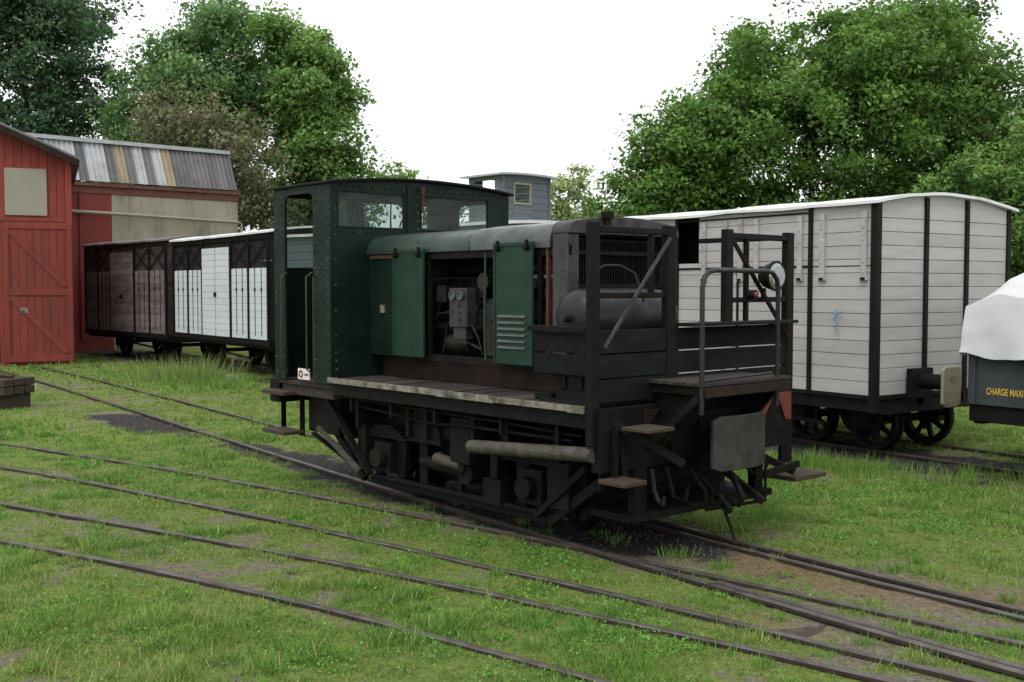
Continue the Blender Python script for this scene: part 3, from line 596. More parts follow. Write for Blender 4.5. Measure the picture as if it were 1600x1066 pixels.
mb.beam((.02,1.0,.60),(.40,.98,.34),.04,.05); mb.beam((.02,1.3,.60),(.40,1.36,.36),.04,.05)
mb.beam((.03,1.7,.66),(.30,1.9,.50),.05,.05); mb.beam((.3,1.40,.52),(.3,1.95,.56),.03,.05)
mb.tube([(.1,.9,.62),(.25,.9,.46),(.25,.9,.34),(.32,1.50,.34),(.32,1.50,.66),(.1,1.50,.66)],.014)
mb.tube([(.05,.7,.64),(.12,.7,.44),(.1,.85,.38),(.05,.95,.5)],.018); mb.tube([(.05,1.5,.64),(.2,1.6,.45),(.25,1.65,.62)],.014)
mb.obj('front_beam',loco,'black',bevel=.005,smooth=True)
mb=MB()
for i in range(6): mb.box(-.02+i*.082,.055+i*.082,.58,1.60,1.237,1.262)
mb.obj('front_deck',loco,'deckwood',bevel=.003)
MB().box(.464,.480,.60,1.58,1.165,1.23).obj('deck_edge',loco,'sill',bevel=.003)
MB().prism([(.46,.90),(.46,1.06),(.62,1.06)],.045,.06).obj('gusset_plate',loco,'sill',bevel=.003)
MB().prism([(1.56,1.08),(1.98,1.08),(1.86,.90)],.045,.055).obj('gusset_plate',loco,'red',bevel=.003)
MB().prism([(2.02,1.08),(2.21,1.08),(2.21,.86),(2.14,.86)],.045,.055).obj('gusset_plate',loco,'red',bevel=.003)
mb=MB().tube([(.44,.60,1.05),(.44,.60,1.9),(.44,.62,1.97),(.44,.67,2.01),(.44,.74,2.02),(.44,1.32,2.02),(.44,1.39,2.01),(.44,1.445,1.96),(.44,1.46,1.88),(.44,1.46,1.05)],.018,10)
mb.tube([(.44,.62,1.275),(.42,1.42,1.29)],.010); mb.obj('handrail',loco,'tank',smooth=True)
MB().box(.04,.28,.02,.24,.60,.63).obj('front_step',loco,'stepwood',bevel=.005)
MB().box(.14,.38,.14,.40,.955,.98).obj('front_step',loco,'stepwood',bevel=.005)
MB().box(.0,.30,1.92,2.34,.42,.455).obj('front_step',loco,'stepwood',bevel=.005)
MB().box(.0,.03,2.12,2.17,.456,.9).obj('step_hanger',loco,'black'); MB().box(.05,.08,.14,.18,.631,.954).obj('step_hanger',loco,'black')
mb=MB().cyl((.04,1.13,.82),(.36,1.13,.82),.09).box(.04,.12,.98,1.28,.68,.96)
mb.obj('buffer_stock',loco,'black',smooth=True)
mb=MB(); n=10; vs=[];fs=[]
for xx in (0,1):
    for i in range(n+1):
        u=i/n-.5
        for zz in (-.5,.5):
            cut_=.025 if abs(u)>.46 else 0
            vs.append((.40-.10*(u*u)*2+xx*.03,1.11+u*.60,.82+zz*(.385-cut_*2)))
o2=(n+1)*2
for i in range(n):
    a0=i*2
    fs+=[(a0,a0+2,a0+3,a0+1),(o2+a0,o2+a0+1,o2+a0+3,o2+a0+2),(a0,a0+o2,a0+2+o2,a0+2),(a0+1,a0+3,a0+3+o2,a0+1+o2)]
fs+=[(0,1,1+o2,o2),(n*2,n*2+o2,n*2+1+o2,n*2+1)]
mb.add(vs,fs); mb.obj('buffer_plate',loco,'grey',bevel=.006,label='worn grey rectangular buffer plate')
mb=MB().tube([(.25,1.13,.62),(.36,1.11,.50),(.40,1.12,.42),(.36,1.13,.36),(.30,1.12,.38)],.022); mb.tube([(.30,1.0,.62),(.33,.98,.45),(.33,1.02,.30),(.35,1.05,.22),(.37,1.07,.12)],.012)
mb.ring((.30,.95,.5),.05,.03,.02,14); mb.ring((.32,.93,.42),.05,.03,.02,14)
mb.obj('coupling_hook',loco,'black',smooth=True)
MB().tube([(.05,.55,.64),(.1,.52,.50),(.14,.52,.43),(.14,.56,.40),(.1,.62,.44)],.016).obj('brake_hose',loco,'hose',smooth=True)
lm=MB().lathe((-.02,1.90,1.99),(.12,1.90,1.99),[(0,.05),(.3,.085),(.9,.115),(1,.118)],24).cyl((0,1.90,1.80),(0,1.90,1.90),.02).obj('headlamp',loco,'blackp',smooth=True)
MB().lathe((.1215,1.90,1.99),(.140,1.90,1.99),[(0,.100),(1,.08)],24).obj('lens',lm,'lens',smooth=True)
lm=MB().cyl((.0,1.72,1.85),(.06,1.72,1.85),.036).obj('marker_lamp',loco,'blackp',smooth=True)
MB().lathe((.062,1.72,1.85),(.075,1.72,1.85),[(0,.024),(1,.014)],16).obj('lens',lm,'redlens',smooth=True)

# ------------------------------------------------------------------ wagons
def roof_part(w,L_,W_,ze,crown,ov=.06,th=.045,name='roof',m='white'):
    n=14; mb=MB(); rr=random.Random(int(L_*10)); sec=[-L_-ov+ (L_+2*ov)*k/12 for k in range(13)]; vs=[]; K=2*(n+1)
    for x in sec:
        dz=rr.uniform(-.010,.010)
        top=[(-ov+(W_+2*ov)*u/n,ze+dz+rr.uniform(-.004,.004)+crown*4*(u/n)*(1-u/n)) for u in range(n+1)]
        vs+=[(x,a_,b_) for a_,b_ in top]+[(x,a_,b_-th) for a_,b_ in top[::-1]]
    fs=[(i*K+k,i*K+(k+1)%K,(i+1)*K+(k+1)%K,(i+1)*K+k) for i in range(12) for k in range(K)]+[tuple(range(K)),tuple(range(12*K,13*K))]
    return mb.add(vs,fs).obj(name,w,m,smooth=True)
def running_gear(w,L_,W_,xs_,r=.34,zb=.73):
    c=W_/2; mb=MB()
    mb.box(-L_,0,.03,.11,zb-.17,zb-.004).box(-L_,0,W_-.11,W_-.03,zb-.17,zb-.004).box(-.1,0,.111,W_-.111,zb-.2,zb-.004).box(-L_,-L_+.1,.111,W_-.111,zb-.2,zb-.004)
    mb.box(-L_+.101,-.101,.5,.58,zb-.17,zb-.03).box(-L_+.101,-.101,W_-.58,W_-.5,zb-.17,zb-.03)
    for x in xs_:
        for y,s in ((c-.66,-1),(c+.66,1)):
            for dx in (-.14,.14): mb.prism([(x+dx-.03,.18),(x+dx+.03,.18),(x+dx*1.6+.04,zb-.17),(x+dx*1.6-.04,zb-.17)],y-.015,y+.015,'y')
            mb.box(x-.1,x+.1,y-.09,y+.09,.30,.50)
            for k in range(4): mb.box(x-.42+k*.08,x+.42-k*.08,y-.04,y+.04,.50+k*.016,.514+k*.016)
    mb.beam((-L_*.5,.15,.45),(xs_[0]-.3,.25,.35),.03,.05)
    mb.obj('underframe',w,'blackp',bevel=.004)
    for x in xs_:
        for y,s in ((c-.5,-1),(c+.5,1)): MB().wheel(x,y,r,s,8,z=r+.04).obj('wheel',w,'blackp')
        MB().cyl((x,c-.6,r+.04),(x,c+.6,r+.04),.05,10).obj('axle',w,'blackp')
L1,W1=5.1,2.5
w=thing('covered_wagon',WO,-55.5,(-L1/2,W1/2),'grey white planked covered goods wagon with black posts and white roof','railway wagon')
mb=MB()
nb=14; h=(2.80-.74)/nb
for i in range(nb):
    z0=.74+i*h+.003; z1=.74+(i+1)*h-.003
    for (a_,b_) in [(-L1,-3.07),(-3.03,-.88),(-.86,-.0)]:
        if 2.15<z0 and b_==-.88 : a_=-2.66
        mb.box(a_,b_,.0,.03,z0,z1)
    mb.box(-.03,.0,.032,W1-.032,z0,z1); mb.box(-L1,-L1+.03,.032,W1-.032,z0,z1); mb.box(-L1,0,W1-.03,W1,z0,z1)
WC=.13
arcE=[(.03+(W1-.06)*u/12,2.80+WC*4*(u/12)*(1-u/12)) for u in range(13)]
mb.prism([(.03,2.795)]+arcE+[(W1-.03,2.795)],-.028,-.002); mb.prism([(.03,2.795)]+arcE+[(W1-.03,2.795)],-L1+.002,-L1+.028)
mb.obj('plank_wall',w,'wplank',bevel=.004)
MB().box(-L1+.05,-.05,.05,W1-.05,.72,.735).box(-3.6,-2.3,.5,.52,.8,2.75).obj('interior_shade',w,'darkin')  # floor, plus a dark sheet standing in for shade behind the opening
mb=MB()
mb.box(-.055,.022,-.022,.0,.56,2.82).box(.0,.022,.001,.07,.56,2.82)
for x in (-.87,-3.05): mb.box(x-.028,x+.028,-.024,0,.72,2.80)
for y in (.86,1.62): mb.box(.0,.03,y-.03,y+.03,.60,2.90)
mb.box(0,.024,W1-.07,W1,.56,2.82); mb.box(0,.026,.07,W1-.07,.70,.745); mb.box(-L1,-.06,-.012,0,.70,.735)
mb.box(-3.02,-.9,-.012,0,2.13,2.155); mb.box(-.84,-.06,-.006,0,2.135,2.145)
mb.box(-3.02,-.9,-.014,0,2.735,2.755); mb.box(-L1,-L1+.06,-.02,0,.6,2.8); mb.box(-2.0,-1.97,-.016,0,.72,2.13)
for y in (.86,1.62):
    for z in (.8,1.2,1.7,2.2,2.6): mb.rivet((.03,y,z),(1,0,0),.014)
mb.obj('corner_post',w,'blackp',bevel=.003)
for x in (-2.56,-2.19,-1.94,-1.68,-1.02,-.70,-.14):
    mb=MB(); mb.box(x-.035,x+.035,-.030,-.001,2.02,2.72)
    for z in (2.07,2.18,2.42,2.55,2.66): mb.rivet((x,-.030,z),(0,-1,0),.013)
    mb.box(x-.05,x+.05,-.034,-.0,1.98,2.02); mb.obj('hinge_strap',w,'wsheet',bevel=.003)
for x in (-2.56,-1.94,-1.02,-.70,-.14): MB().box(x-.03,x+.03,-.042,-.0345,1.985,2.015).obj('bracket',w,'blackp',bevel=.003)
MB().tube([(-.48,-.03,1.66),(-.46,-.05,1.6),(-.5,-.06,1.55),(-.43,-.05,1.5),(-.5,-.04,1.47),(-.44,-.05,1.40)],.006,6).tube([(-.55,-.04,1.62),(-.47,-.05,1.6),(-.40,-.04,1.64)],.006,6).obj('twine',w,'bluestring')
roof_part(w,L1,W1,2.825,WC,.07,.032)
running_gear(w,L1,W1,(-.55,-1.45,-4.2),.33)
bf=MB().cyl((.03,.72,.88),(.42,.72,.88),.085).box(.03,.1,.52,.90,.70,1.02).obj('buffer',w,'blackp',smooth=True)
MB().prism([(.56,.66),(.62,.62),(.82,.62),(.88,.66),(.88,1.02),(.84,1.06),(.60,1.06),(.56,1.02)],.42,.46).obj('buffer_plate',bf,'cream',bevel=.01)
L2,W2=6.7,2.3
fB,lB=dirv(42.4); ob=Vector((.6,16.2,0))-fB*1.0
w=thing('brake_wagon',(ob.x,ob.y),-47.6,(-L2/2,W2/2),'blue grey planked covered wagon with raised brakeman cabin and white roof','railway wagon')
mb=MB(); mb.hboards(-L2,0,0,.03,.78,2.90,14).hboards(-.03,0,.032,W2-.03,.78,2.90,14).hboards(-L2,-L2+.03,.032,W2-.03,.78,2.90,14).hboards(-L2,0,W2-.03,W2,.78,2.90,14)
for x in (-.3,-1.2,-2.1,-3.2,-4.4,-5.5,-6.6): mb.box(x-.04,x+.04,-.03,-.001,.7,2.90)
mb.obj('plank_wall',w,'blue',bevel=.004)
roof_part(w,L2,W2,2.95,.04,.07,.05); running_gear(w,L2,W2,(-1.0,-5.4),.34,.78)
cb=MB(); x0,x1,y0,y1,z0,z1=-.95,-.12,.02,1.02,2.92,3.68
for (a_,b_) in ((y0+.03,.24),(.62,y1-.03)): cb.hboards(x1-.03,x1,a_,b_,z0,z1,7,.004)
cb.hboards(x1-.03,x1,.24,.62,z0,3.22,2,.004).box(x1-.03,x1,.24,.62,3.56,z1)
for (a_,b_) in ((x0+.03,x0+.14),(x1-.2,x1-.0)): cb.hboards(a_,b_,y0,y0+.03,z0,z1,7,.004)
cb.hboards(x0+.14,x1-.2,y0,y0+.03,z0,3.3,3,.004).box(x0+.14,x1-.2,y0,y0+.03,3.6,z1); cb.hboards(x0+.03,x1,y1-.03,y1,z0,z1,7,.004).hboards(x0,x0+.03,y0,.3,z0,z1,7,.004).hboards(x0,x0+.03,.7,y1,z0,z1,7,.004)
for y in (y0,y1): cb.box(x1+.001,x1+.02,y-.02,y+.03,z0,z1+.01)
co=cb.obj('brakeman_cabin',w,'blue',bevel=.004)
tp=[(y0-.1+(y1-y0+.2)*u/10,z1+.01+.02*4*(u/10)*(1-u/10)) for u in range(11)]
MB().prism(tp+[(a_,b_-.03) for a_,b_ in tp[::-1]],x0-.1,x1+.1).obj('cabin_roof',co,'s2',smooth=True)
wf=MB().box(x1-.04,x1+.012,.24,.27,3.22,3.56).box(x1-.04,x1+.012,.59,.62,3.22,3.56).box(x1-.04,x1+.012,.27,.59,3.22,3.25).box(x1-.04,x1+.012,.27,.59,3.53,3.56).obj('cabin_window',co,'beige')
MB().box(x1-.018,x1-.014,.27,.59,3.25,3.53).obj('glass',wf,'glass')
def xwagon(origin,rot,L_,W_,label,wall,panel,lower,panels,doors,ztop,zb,roofm='white'):
    w=thing('covered_wagon',origin,rot,(-L_/2,W_/2),label,'railway wagon')
    mb=MB(); mb.hboards(-L_,0,.0,.03,zb,ztop,16).hboards(-.03,0,.032,W_-.03,zb,ztop,16).hboards(-L_,-L_+.03,.032,W_-.03,zb,ztop,16).hboards(-L_,0,W_-.03,W_,zb,ztop,16)
    mb.obj('plank_wall',w,wall,bevel=.004)
    for a_,b_ in panels: MB().hboards(a_,b_,-.03,-.001,zb+.02,lower,10,.005).obj('lower_panel',w,panel,bevel=.003)
    m_=(doors[0]+doors[1])/2
    for a_,b_ in ((doors[0],m_-.02),(m_+.02,doors[1])): MB().hboards(a_,b_,-.06,-.032,zb+.02,ztop-.22,14,.005).obj('sliding_door',w,panel,bevel=.003)
    mb=MB()
    mb.box(-L_-.02,.02,-.05,-.0,ztop-.1,ztop+.01); mb.box(-L_-.02,.02,-.05,0,zb-.1,zb+.0)
    pos=[-L_+.03,-L_+.03+(doors[0]+L_)/2,doors[0]-.05,doors[1]+.05,doors[1]/2,-.03]
    for x in pos: mb.box(x-.035,x+.035,-.055,-.0,zb,ztop-.1)
    for a_,b_ in ((pos[0],pos[1]),(pos[1],pos[2]),(pos[3],pos[4]),(pos[4],pos[5])):
        mb.beam((a_,-.04,lower),(b_,-.04,ztop-.12),.02,.035); mb.beam((b_,-.045,lower),(a_,-.045,ztop-.12),.02,.035)
        for k in range(1,3):
            x=a_+(b_-a_)*k/3; mb.box(x-.009,x+.009,-.042,-.032,zb+.1,lower)
            mb.box(x-.03,x+.03,-.044,-.032,lower-.5,lower-.42)
    mb.box(m_-.012,m_+.012,-.05,-.03,zb,ztop-.2); mb.box(m_-.08,m_+.08,-.07,-.061,zb+.9,zb+1.0)
    mb.obj('brace_frame',w,'blackp',bevel=.003)
    roof_part(w,L_,W_,ztop+.04,.13,.09,.04,m=roofm); running_gear(w,L_,W_,(-1.1,-L_+1.1),.36,zb)
    return w
xwagon((-4.95,22.3),-53.3,5.6,2.3,'covered wagon with fresh white panels and black crossed braces','darkin','wplank2',2.32,[(-5.5,-3.72),(-1.95,-.05)],(-3.62,-2.04),3.02,.80)
xwagon((-8.6,27.2),-47.4,5.2,2.3,'weathered pinkish grey covered wagon with black crossed braces','brown','pinkgrey',2.35,[(-5.1,-3.5),(-1.85,-.05)],(-3.4,-1.95),3.07,.72,'s4')
# --- tarpaulin wagon
o_=Vector((3.87,11.6,0))+fW*5.60
w=thing('open_wagon',(o_.x,o_.y),-55.5,(-2.25,1.15),'slate grey open wagon covered by a white tarpaulin','railway wagon')
mb=MB().box(-4.5,0,0,.04,.76,1.30).box(-4.5,0,2.26,2.3,.76,1.30).box(-4.5,-4.46,.041,2.259,.76,1.30).box(-.04,0,.041,2.259,.76,1.30)
for x in (-4.44,-3.3,-2.2,-1.1,-.06): mb.box(x-.03,x+.03,-.02,-.001,.76,1.28)
bd=mb.obj('wagon_body',w,'bluebody',bevel=.006)
def textobj(txt,size,loc,parent,m,sx=1):
    cu=bpy.data.curves.new('lettering','FONT'); cu.body=txt; cu.size=size; cu.extrude=.001; cu.offset=.0012; cu.space_character=1.05; to=bpy.data.objects.new('tmp',cu); COL.objects.link(to)
    bpy.context.view_layer.update(); me=bpy.data.meshes.new_from_object(to.evaluated_get(bpy.context.evaluated_depsgraph_get())); bpy.data.objects.remove(to)
    me.materials.clear(); me.materials.append(M[m]); o=bpy.data.objects.new('lettering',me); COL.objects.link(o); o.parent=parent; o.location=loc; o.rotation_euler=(math.radians(90),0,0); o.scale=(sx,1,1)
    c=ROOT[parent.name]; o.location=(loc[0]-c[0],loc[1]-c[1],loc[2]); return o
textobj('CHARGE MAXI',.092,(-4.30,-.004,.87),w,'yellow',.60)
running_gear(w,4.5,2.3,(-1.0,-3.5),.33,.76)
n1,n2=72,56; vs=[];fs=[]
pf=[(-.07,1.27),(-.045,1.55),(-.010,1.84),(.20,2.00),(.55,2.11),(1.15,2.20),(1.75,2.11),(2.10,2.00),(2.31,1.84),(2.345,1.55),(2.37,1.27)]
cum=[0]
for a_,b_ in zip(pf[:-1],pf[1:]): cum.append(cum[-1]+math.dist(a_,b_))
for i in range(n1+1):
    u=i/n1; x=-4.53+4.56*u; hoop=abs(math.sin(u*math.pi*4)); e_=min(u,1-u)
    endf=min(1,e_/.07)
    for j in range(n2+1):
        s_=cum[-1]*j/n2; k=max(q for q in range(len(pf)) if cum[q]<=s_+1e-9); k=min(k,len(pf)-2); t=(s_-cum[k])/(cum[k+1]-cum[k]); y=pf[k][0]*(1-t)+pf[k+1][0]*t; z=pf[k][1]*(1-t)+pf[k+1][1]*t
        if z>1.84: z=1.84+(z-1.84)*(.25+.75*endf)-.035*hoop*(z-1.84)/.35
        if z>1.5: z-=(1-endf)*.12*(z-1.5)/.4
        nz=abs(float(vn(np.array([x*1.2+z]),np.array([y*1.2-z*.7]),1.8,3)[0])-.5)*2; nz2=abs(float(vn(np.array([x*.9-z*1.8]),np.array([y*.9+z]),3.6,6)[0])-.5)*2
        side=1 if y>1.15 else -1; hang=max(0,(1.80-z)/.5)
        z-=.035*nz+.018*nz2; y+=side*(.03*nz+.02*nz2)*(.3+hang)+side*.022*math.sin(x*9+z*4)*hang
        if z<1.30: z+=.025*math.sin(x*5)
        vs.append((x,y,z))
for i in range(n1):
    for j in range(n2): a0=i*(n2+1)+j; fs.append((a0,a0+1,a0+n2+2,a0+n2+1))
for e_,row in ((-1,0),(1,n1)):
    base=row*(n2+1); st=len(vs)
    for k in range(1,7):
        for j in range(n2+1):
            p=vs[base+j]; zz=p[2]+(1.24-p[2])*k/6
            vs.append((p[0]+e_*(.045*abs(math.sin(j*.55+k*.3))*k/6),p[1]+(1.15-p[1])*.012*k,zz))
    for k in range(6):
        for j in range(n2):
            a0=(base+j) if k==0 else st+(k-1)*(n2+1)+j; b_=st+k*(n2+1)+j; fs.append((a0,a0+1,b_+1,b_))
mb=MB().add(vs,fs); tp=mb.obj('tarpaulin',w,'tarp',smooth=True)

# ------------------------------------------------------------------ buildings
sh=thing('red_shed',(-15.76,24.95),23,(0,4),'red painted wooden engine shed with gable roof and tall plank door','shed')
mb=MB(); xL,xR=-5.3,5.25; step=.19; x=xL
zr=lambda q:7.42-abs(q)*.44
while x<xR-.01:
    x2=min(x+step,xR); zb=3.52 if -3.4<x+.1<3.72 else 0
    mb.add([(x+.004,0,zb),(x2-.004,0,zb),(x2-.004,.04,zb),(x+.004,.04,zb),(x+.004,0,zr(x)),(x2-.004,0,zr(x2)),(x2-.004,.04,zr(x2)),(x+.004,.04,zr(x))],[(0,3,2,1),(4,5,6,7),(0,1,5,4),(1,2,6,5),(2,3,7,6),(3,0,4,7)]); x+=step
mb.box(xR-.04,xR,.042,9,0,5.1).box(xL,xL+.04,.042,9,0,5.1); mb.box(xL,xR,8.96,9,0,5.1)
mb.box(3.72,5.26,-.03,-.001,3.52,3.62).box(5.15,5.30,-.05,-.001,0,5.05).box(-5.3,3.72,-.03,-.001,3.52,3.62)
sw=mb.obj('wall',sh,'redrail',bevel=.004)
mb=MB()
for s in (1,-1):
    mb.add([(0,-.35,7.50),(s*5.50,-.35,5.08),(s*5.50,9.2,5.08),(0,9.2,7.50),(0,-.35,7.42),(s*5.50,-.35,5.00),(s*5.50,9.2,5.00),(0,9.2,7.42)],[(0,1,2,3),(4,7,6,5),(0,4,5,1),(1,5,6,2),(2,6,7,3),(3,7,4,0)])
mb.obj('roof',sh,'s4')
mb=MB()
for s in (1,-1): mb.beam((0,-.37,7.36),(s*5.45,-.37,4.96),.03,.15)
mb.obj('barge_board',sh,'sill')
mb=MB(); dx0,dx1=3.74,5.28
nb=9; wd=(dx1-dx0)/nb
for i in range(nb): mb.box(dx0+i*wd+.003,dx0+(i+1)*wd-.003,-.10,-.07,.08,3.50)
mb.box(dx0,dx1,-.125,-.10,.10,.26).box(dx0,dx1,-.125,-.10,3.34,3.5).box(dx0,dx1,-.125,-.10,1.72,1.88).box(dx0,dx0+.12,-.13,-.101,.26,3.34).box(dx1-.12,dx1,-.13,-.101,.26,3.34)
mb.beam((dx0+.15,-.113,3.28),(dx1-.15,-.113,1.94),.022,.13).beam((dx0+.15,-.113,1.68),(dx1-.15,-.113,.32),.022,.13)
dr=mb.obj('door',sh,'redwood',bevel=.004)
MB().box(dx0+.35,dx0+.52,-.132,-.126,1.30,1.42).obj('notice',dr,'edge')
MB().box(3.80,4.74,-.05,-.0,3.66,4.80).obj('window_panel',sh,'beige',bevel=.01)
MB().box(-3.4,3.73,1.0,1.05,0,3.5).obj('doorway_shade_sheet',sh,'darkin')  # dark sheet standing in for the shade inside the open doorway
wk=thing('workshop_building',(-13.6,32.0),41.6,(1.5,3),'workshop with mixed colour sheet roof and stained render wall','building')
mb=MB(); mb.mi=0; mb.box(1.9,6.1,0,.2,0,4.74); mb.mi=1; mb.box(-4,1.9,0,.2,0,4.74); mb.mi=2; mb.box(-4,6.1,-.03,.2,4.741,4.95).box(-4,6.15,-.1,.2,4.951,5.06)
mb.mi=1
for k in range(5): mb.box(-3.5+k*1.1,-3.38+k*1.1,-.05,-.001,.3,4.73)
mb.mi=0; mb.box(-4,-3.8,.2,6,0,5.0).box(5.9,6.1,.2,6,0,5.05)
mb.obj('wall',wk,['render','redwood','brickred'] ,bevel=.01)
mb=MB(); sheet=.30; x=-3.9; rr=random.Random(3)
while x<5.9:
    mb.mi=rr.choice([0,0,3,1,3,0,2,0,1,3]); zc=5.1
    for q in range(4):
        xa=x+q*sheet/4; xb=xa+sheet/4; off=.03 if q%2 else 0
        mb.add([(xa,-.12-off,zc),(xb,-.12-off,zc),(xb,.42-off,6.3),(xa,.42-off,6.3)],[(0,1,2,3)])
        mb.add([(xa,-.12,zc),(xa,-.15,zc),(xa,.39,6.3),(xa,.42,6.3)],[(0,1,2,3)])
    x+=sheet
mb.mi=1; mb.box(-4,6.0,.3,.6,6.305,6.42); mb.mi=0; mb.box(-4,5.95,.6,5.8,6.25,6.33)
mb.mi=3; mb.add([(6.0,-.12,5.1),(6.05,.1,5.1),(6.05,6,5.1),(6.0,5.8,6.3),(6.0,.42,6.3)],[(0,1,2,3,4)])
mb.obj('roof',wk,['s1','s2','s3','s4'])
mb=MB().tube([(-1,-.16,4.2),(2,-.16,4.15),(6.0,-.16,4.05),(6.16,-.1,4.0),(6.16,-.1,2.0)],.05); mb.obj('drain_pipe',wk,'beige',smooth=True)
hb=thing('stone_hut',(13.5,24.5),0,(0,1.5),'small rendered hut with a rusty sheet roof by the trees','hut')
MB().box(-2,2,0,3,0,2.3).obj('wall',hb,'render'); MB().prism([(-.3,2.3),(1.5,2.9),(3.3,2.3),(3.3,2.38),(1.5,2.98),(-.3,2.38)],-2.2,2.2).obj('roof',hb,'rust'); MB().box(-1.5,-.6,-.03,-.001,0,1.9).obj('door',hb,'redwood')

st=thing('timber_stack',(-8.3,17.3),-20,(0,0),'small stack of rusty brown timbers on the ground','timber')
for k in range(3):
    for i in range(3):
        if k: MB().box(-.55+.03*k,.60-.02*i,-.35+i*.24,-.15+i*.24,.1+k*.13,.22+k*.13).obj('beam',st,'stepwood',bevel=.012)
        else: MB().box(-.4+i*.4,-.3+i*.4,-.35,.3,-.01,.225).obj('beam',st,'stepwood',bevel=.012)
MB().tube([(-.5,-.1,.51),(0,-.12,.53),(.5,-.05,.51)],.03).obj('iron_bar',st,'rust')
o=MB().prism([(-.14,0),(.14,0),(.12,.10),(-.11,.12)],-.09,.09,'y').obj('concrete_block',None,'concrete',bevel=.02); o.location=(-5.75,22.3,0); o.rotation_euler=(0,0,.3); o['label']='small pale concrete block lying in the grass'; o['category']='block'

# ------------------------------------------------------------------ trees
def tree(name,pos,trunk_h,trunk_r,lobes,nclump,per,leaf,cols,label,seed,sig=.32,cat='tree'):
    r=np.random.default_rng(seed); e=thing(name,pos,0,(0,0),label,cat,'trees around the yard')
    mb=MB(); rr=random.Random(seed); pts=[Vector((0,0,-.1)),Vector((.1,0,trunk_h*.4)),Vector((-.05,.1,trunk_h))]
    for a_,b_,ra,rb in ((pts[0],pts[1],trunk_r,trunk_r*.8),(pts[1],pts[2],trunk_r*.8,trunk_r*.6)): mb.cyl(a_,b_,ra,10,rb,False)
    C_=[]
    vol=np.array([l[3]*l[4]*l[5] for l in lobes])**.85; vol/=vol.sum()
    for li,l in enumerate(lobes):
        c_=Vector(l[:3]); st_=pts[2]*rr.uniform(.6,1); m_=st_.lerp(c_,.5)+Vector((rr.uniform(-.4,.4),rr.uniform(-.4,.4),.3))
        mb.cyl(st_,m_,trunk_r*.5,7,trunk_r*.33,False); mb.cyl(m_,c_,trunk_r*.33,7,trunk_r*.18,False)
        k=max(4,int(nclump*vol[li])); dr_=r.normal(0,1,(k,3)); dr_/=np.linalg.norm(dr_,axis=1)[:,None]; dr_[:,2]=np.where(dr_[:,2]<-.6,-dr_[:,2]*.3,dr_[:,2])
        rad=r.uniform(.3,1.0,k)**.5*np.where(r.random(k)>.85,1.15,1.0)*(.9+.2*r.random(k)); cc_=np.array(l[:3])+dr_*rad[:,None]*np.array(l[3:6])
        for q in range(0,k,3):
            e_=Vector(cc_[q]); md=c_.lerp(e_,.5)+Vector((rr.uniform(-.2,.2),rr.uniform(-.2,.2),-.1)); mb.cyl(c_,md,trunk_r*.13,5,trunk_r*.09,False); mb.cyl(md,e_,trunk_r*.09,5,trunk_r*.03,False)
        C_.append(np.hstack([cc_,dr_]))
    mb.obj('trunk',e,'bark')
    C_=np.vstack(C_); n=len(C_)*per; ci=np.repeat(np.arange(len(C_)),per); sz=r.uniform(.55,1.3,len(C_))[ci]*sig
    off=r.normal(0,1,(n,3)); off/=np.linalg.norm(off,axis=1)[:,None]+1e-6; off*=r.random((n,1))**.62*1.6
    P=C_[ci,:3]+off*sz[:,None]*np.array([1,1,.65]); P[:,2]-=np.abs(off[:,0]*off[:,1])*sz*.4
    nr=r.normal(0,1,(n,3))*.75+np.array([0,0,.7])+C_[ci,3:]*.4; nr/=np.linalg.norm(nr,axis=1)[:,None]
    t_=r.normal(0,1,(n,3)); A=np.cross(nr,t_); A/=np.linalg.norm(A,axis=1)[:,None]; Bq=np.cross(nr,A); s=leaf*r.uniform(.6,1.3,(n,1)); A=A*s; Bq=Bq*s*.55
    V=np.stack([P-A,P+Bq,P+A*1.0,P-Bq],1).reshape(-1,3)
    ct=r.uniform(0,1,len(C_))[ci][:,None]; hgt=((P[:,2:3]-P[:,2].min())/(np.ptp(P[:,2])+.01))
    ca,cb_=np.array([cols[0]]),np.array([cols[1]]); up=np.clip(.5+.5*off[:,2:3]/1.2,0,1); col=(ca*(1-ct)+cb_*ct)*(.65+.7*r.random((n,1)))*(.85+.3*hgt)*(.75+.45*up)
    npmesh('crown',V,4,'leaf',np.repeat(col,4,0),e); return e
G1=((.085,.18,.035),(.145,.265,.052)); G2=((.075,.16,.035),(.125,.23,.05)); G3=((.125,.24,.055),(.19,.32,.085))
GB=((.065,.130,.062),(.095,.170,.082)); GL=((.10,.205,.07),(.16,.275,.095)); BR=((.22,.195,.12),(.15,.19,.08)); YL=((.32,.38,.15),(.25,.34,.13))
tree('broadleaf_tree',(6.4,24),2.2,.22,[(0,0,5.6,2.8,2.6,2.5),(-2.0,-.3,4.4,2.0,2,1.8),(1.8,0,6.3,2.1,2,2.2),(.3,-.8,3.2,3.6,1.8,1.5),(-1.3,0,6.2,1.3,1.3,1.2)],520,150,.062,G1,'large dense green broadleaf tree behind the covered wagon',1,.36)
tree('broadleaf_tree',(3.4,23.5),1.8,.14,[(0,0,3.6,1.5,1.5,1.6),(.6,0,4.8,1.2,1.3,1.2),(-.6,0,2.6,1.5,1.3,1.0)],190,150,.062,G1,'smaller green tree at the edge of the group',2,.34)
tree('broadleaf_tree',(9.6,26),2.4,.24,[(0,0,6.2,2.3,2.6,2.5),(-1.4,0,7.0,1.6,1.7,1.6),(1.9,0,5.0,1.8,2,1.8),(.3,-.8,3.5,3.3,1.8,1.7)],440,150,.068,G2,'tall dark green broadleaf tree in the group',3,.38)
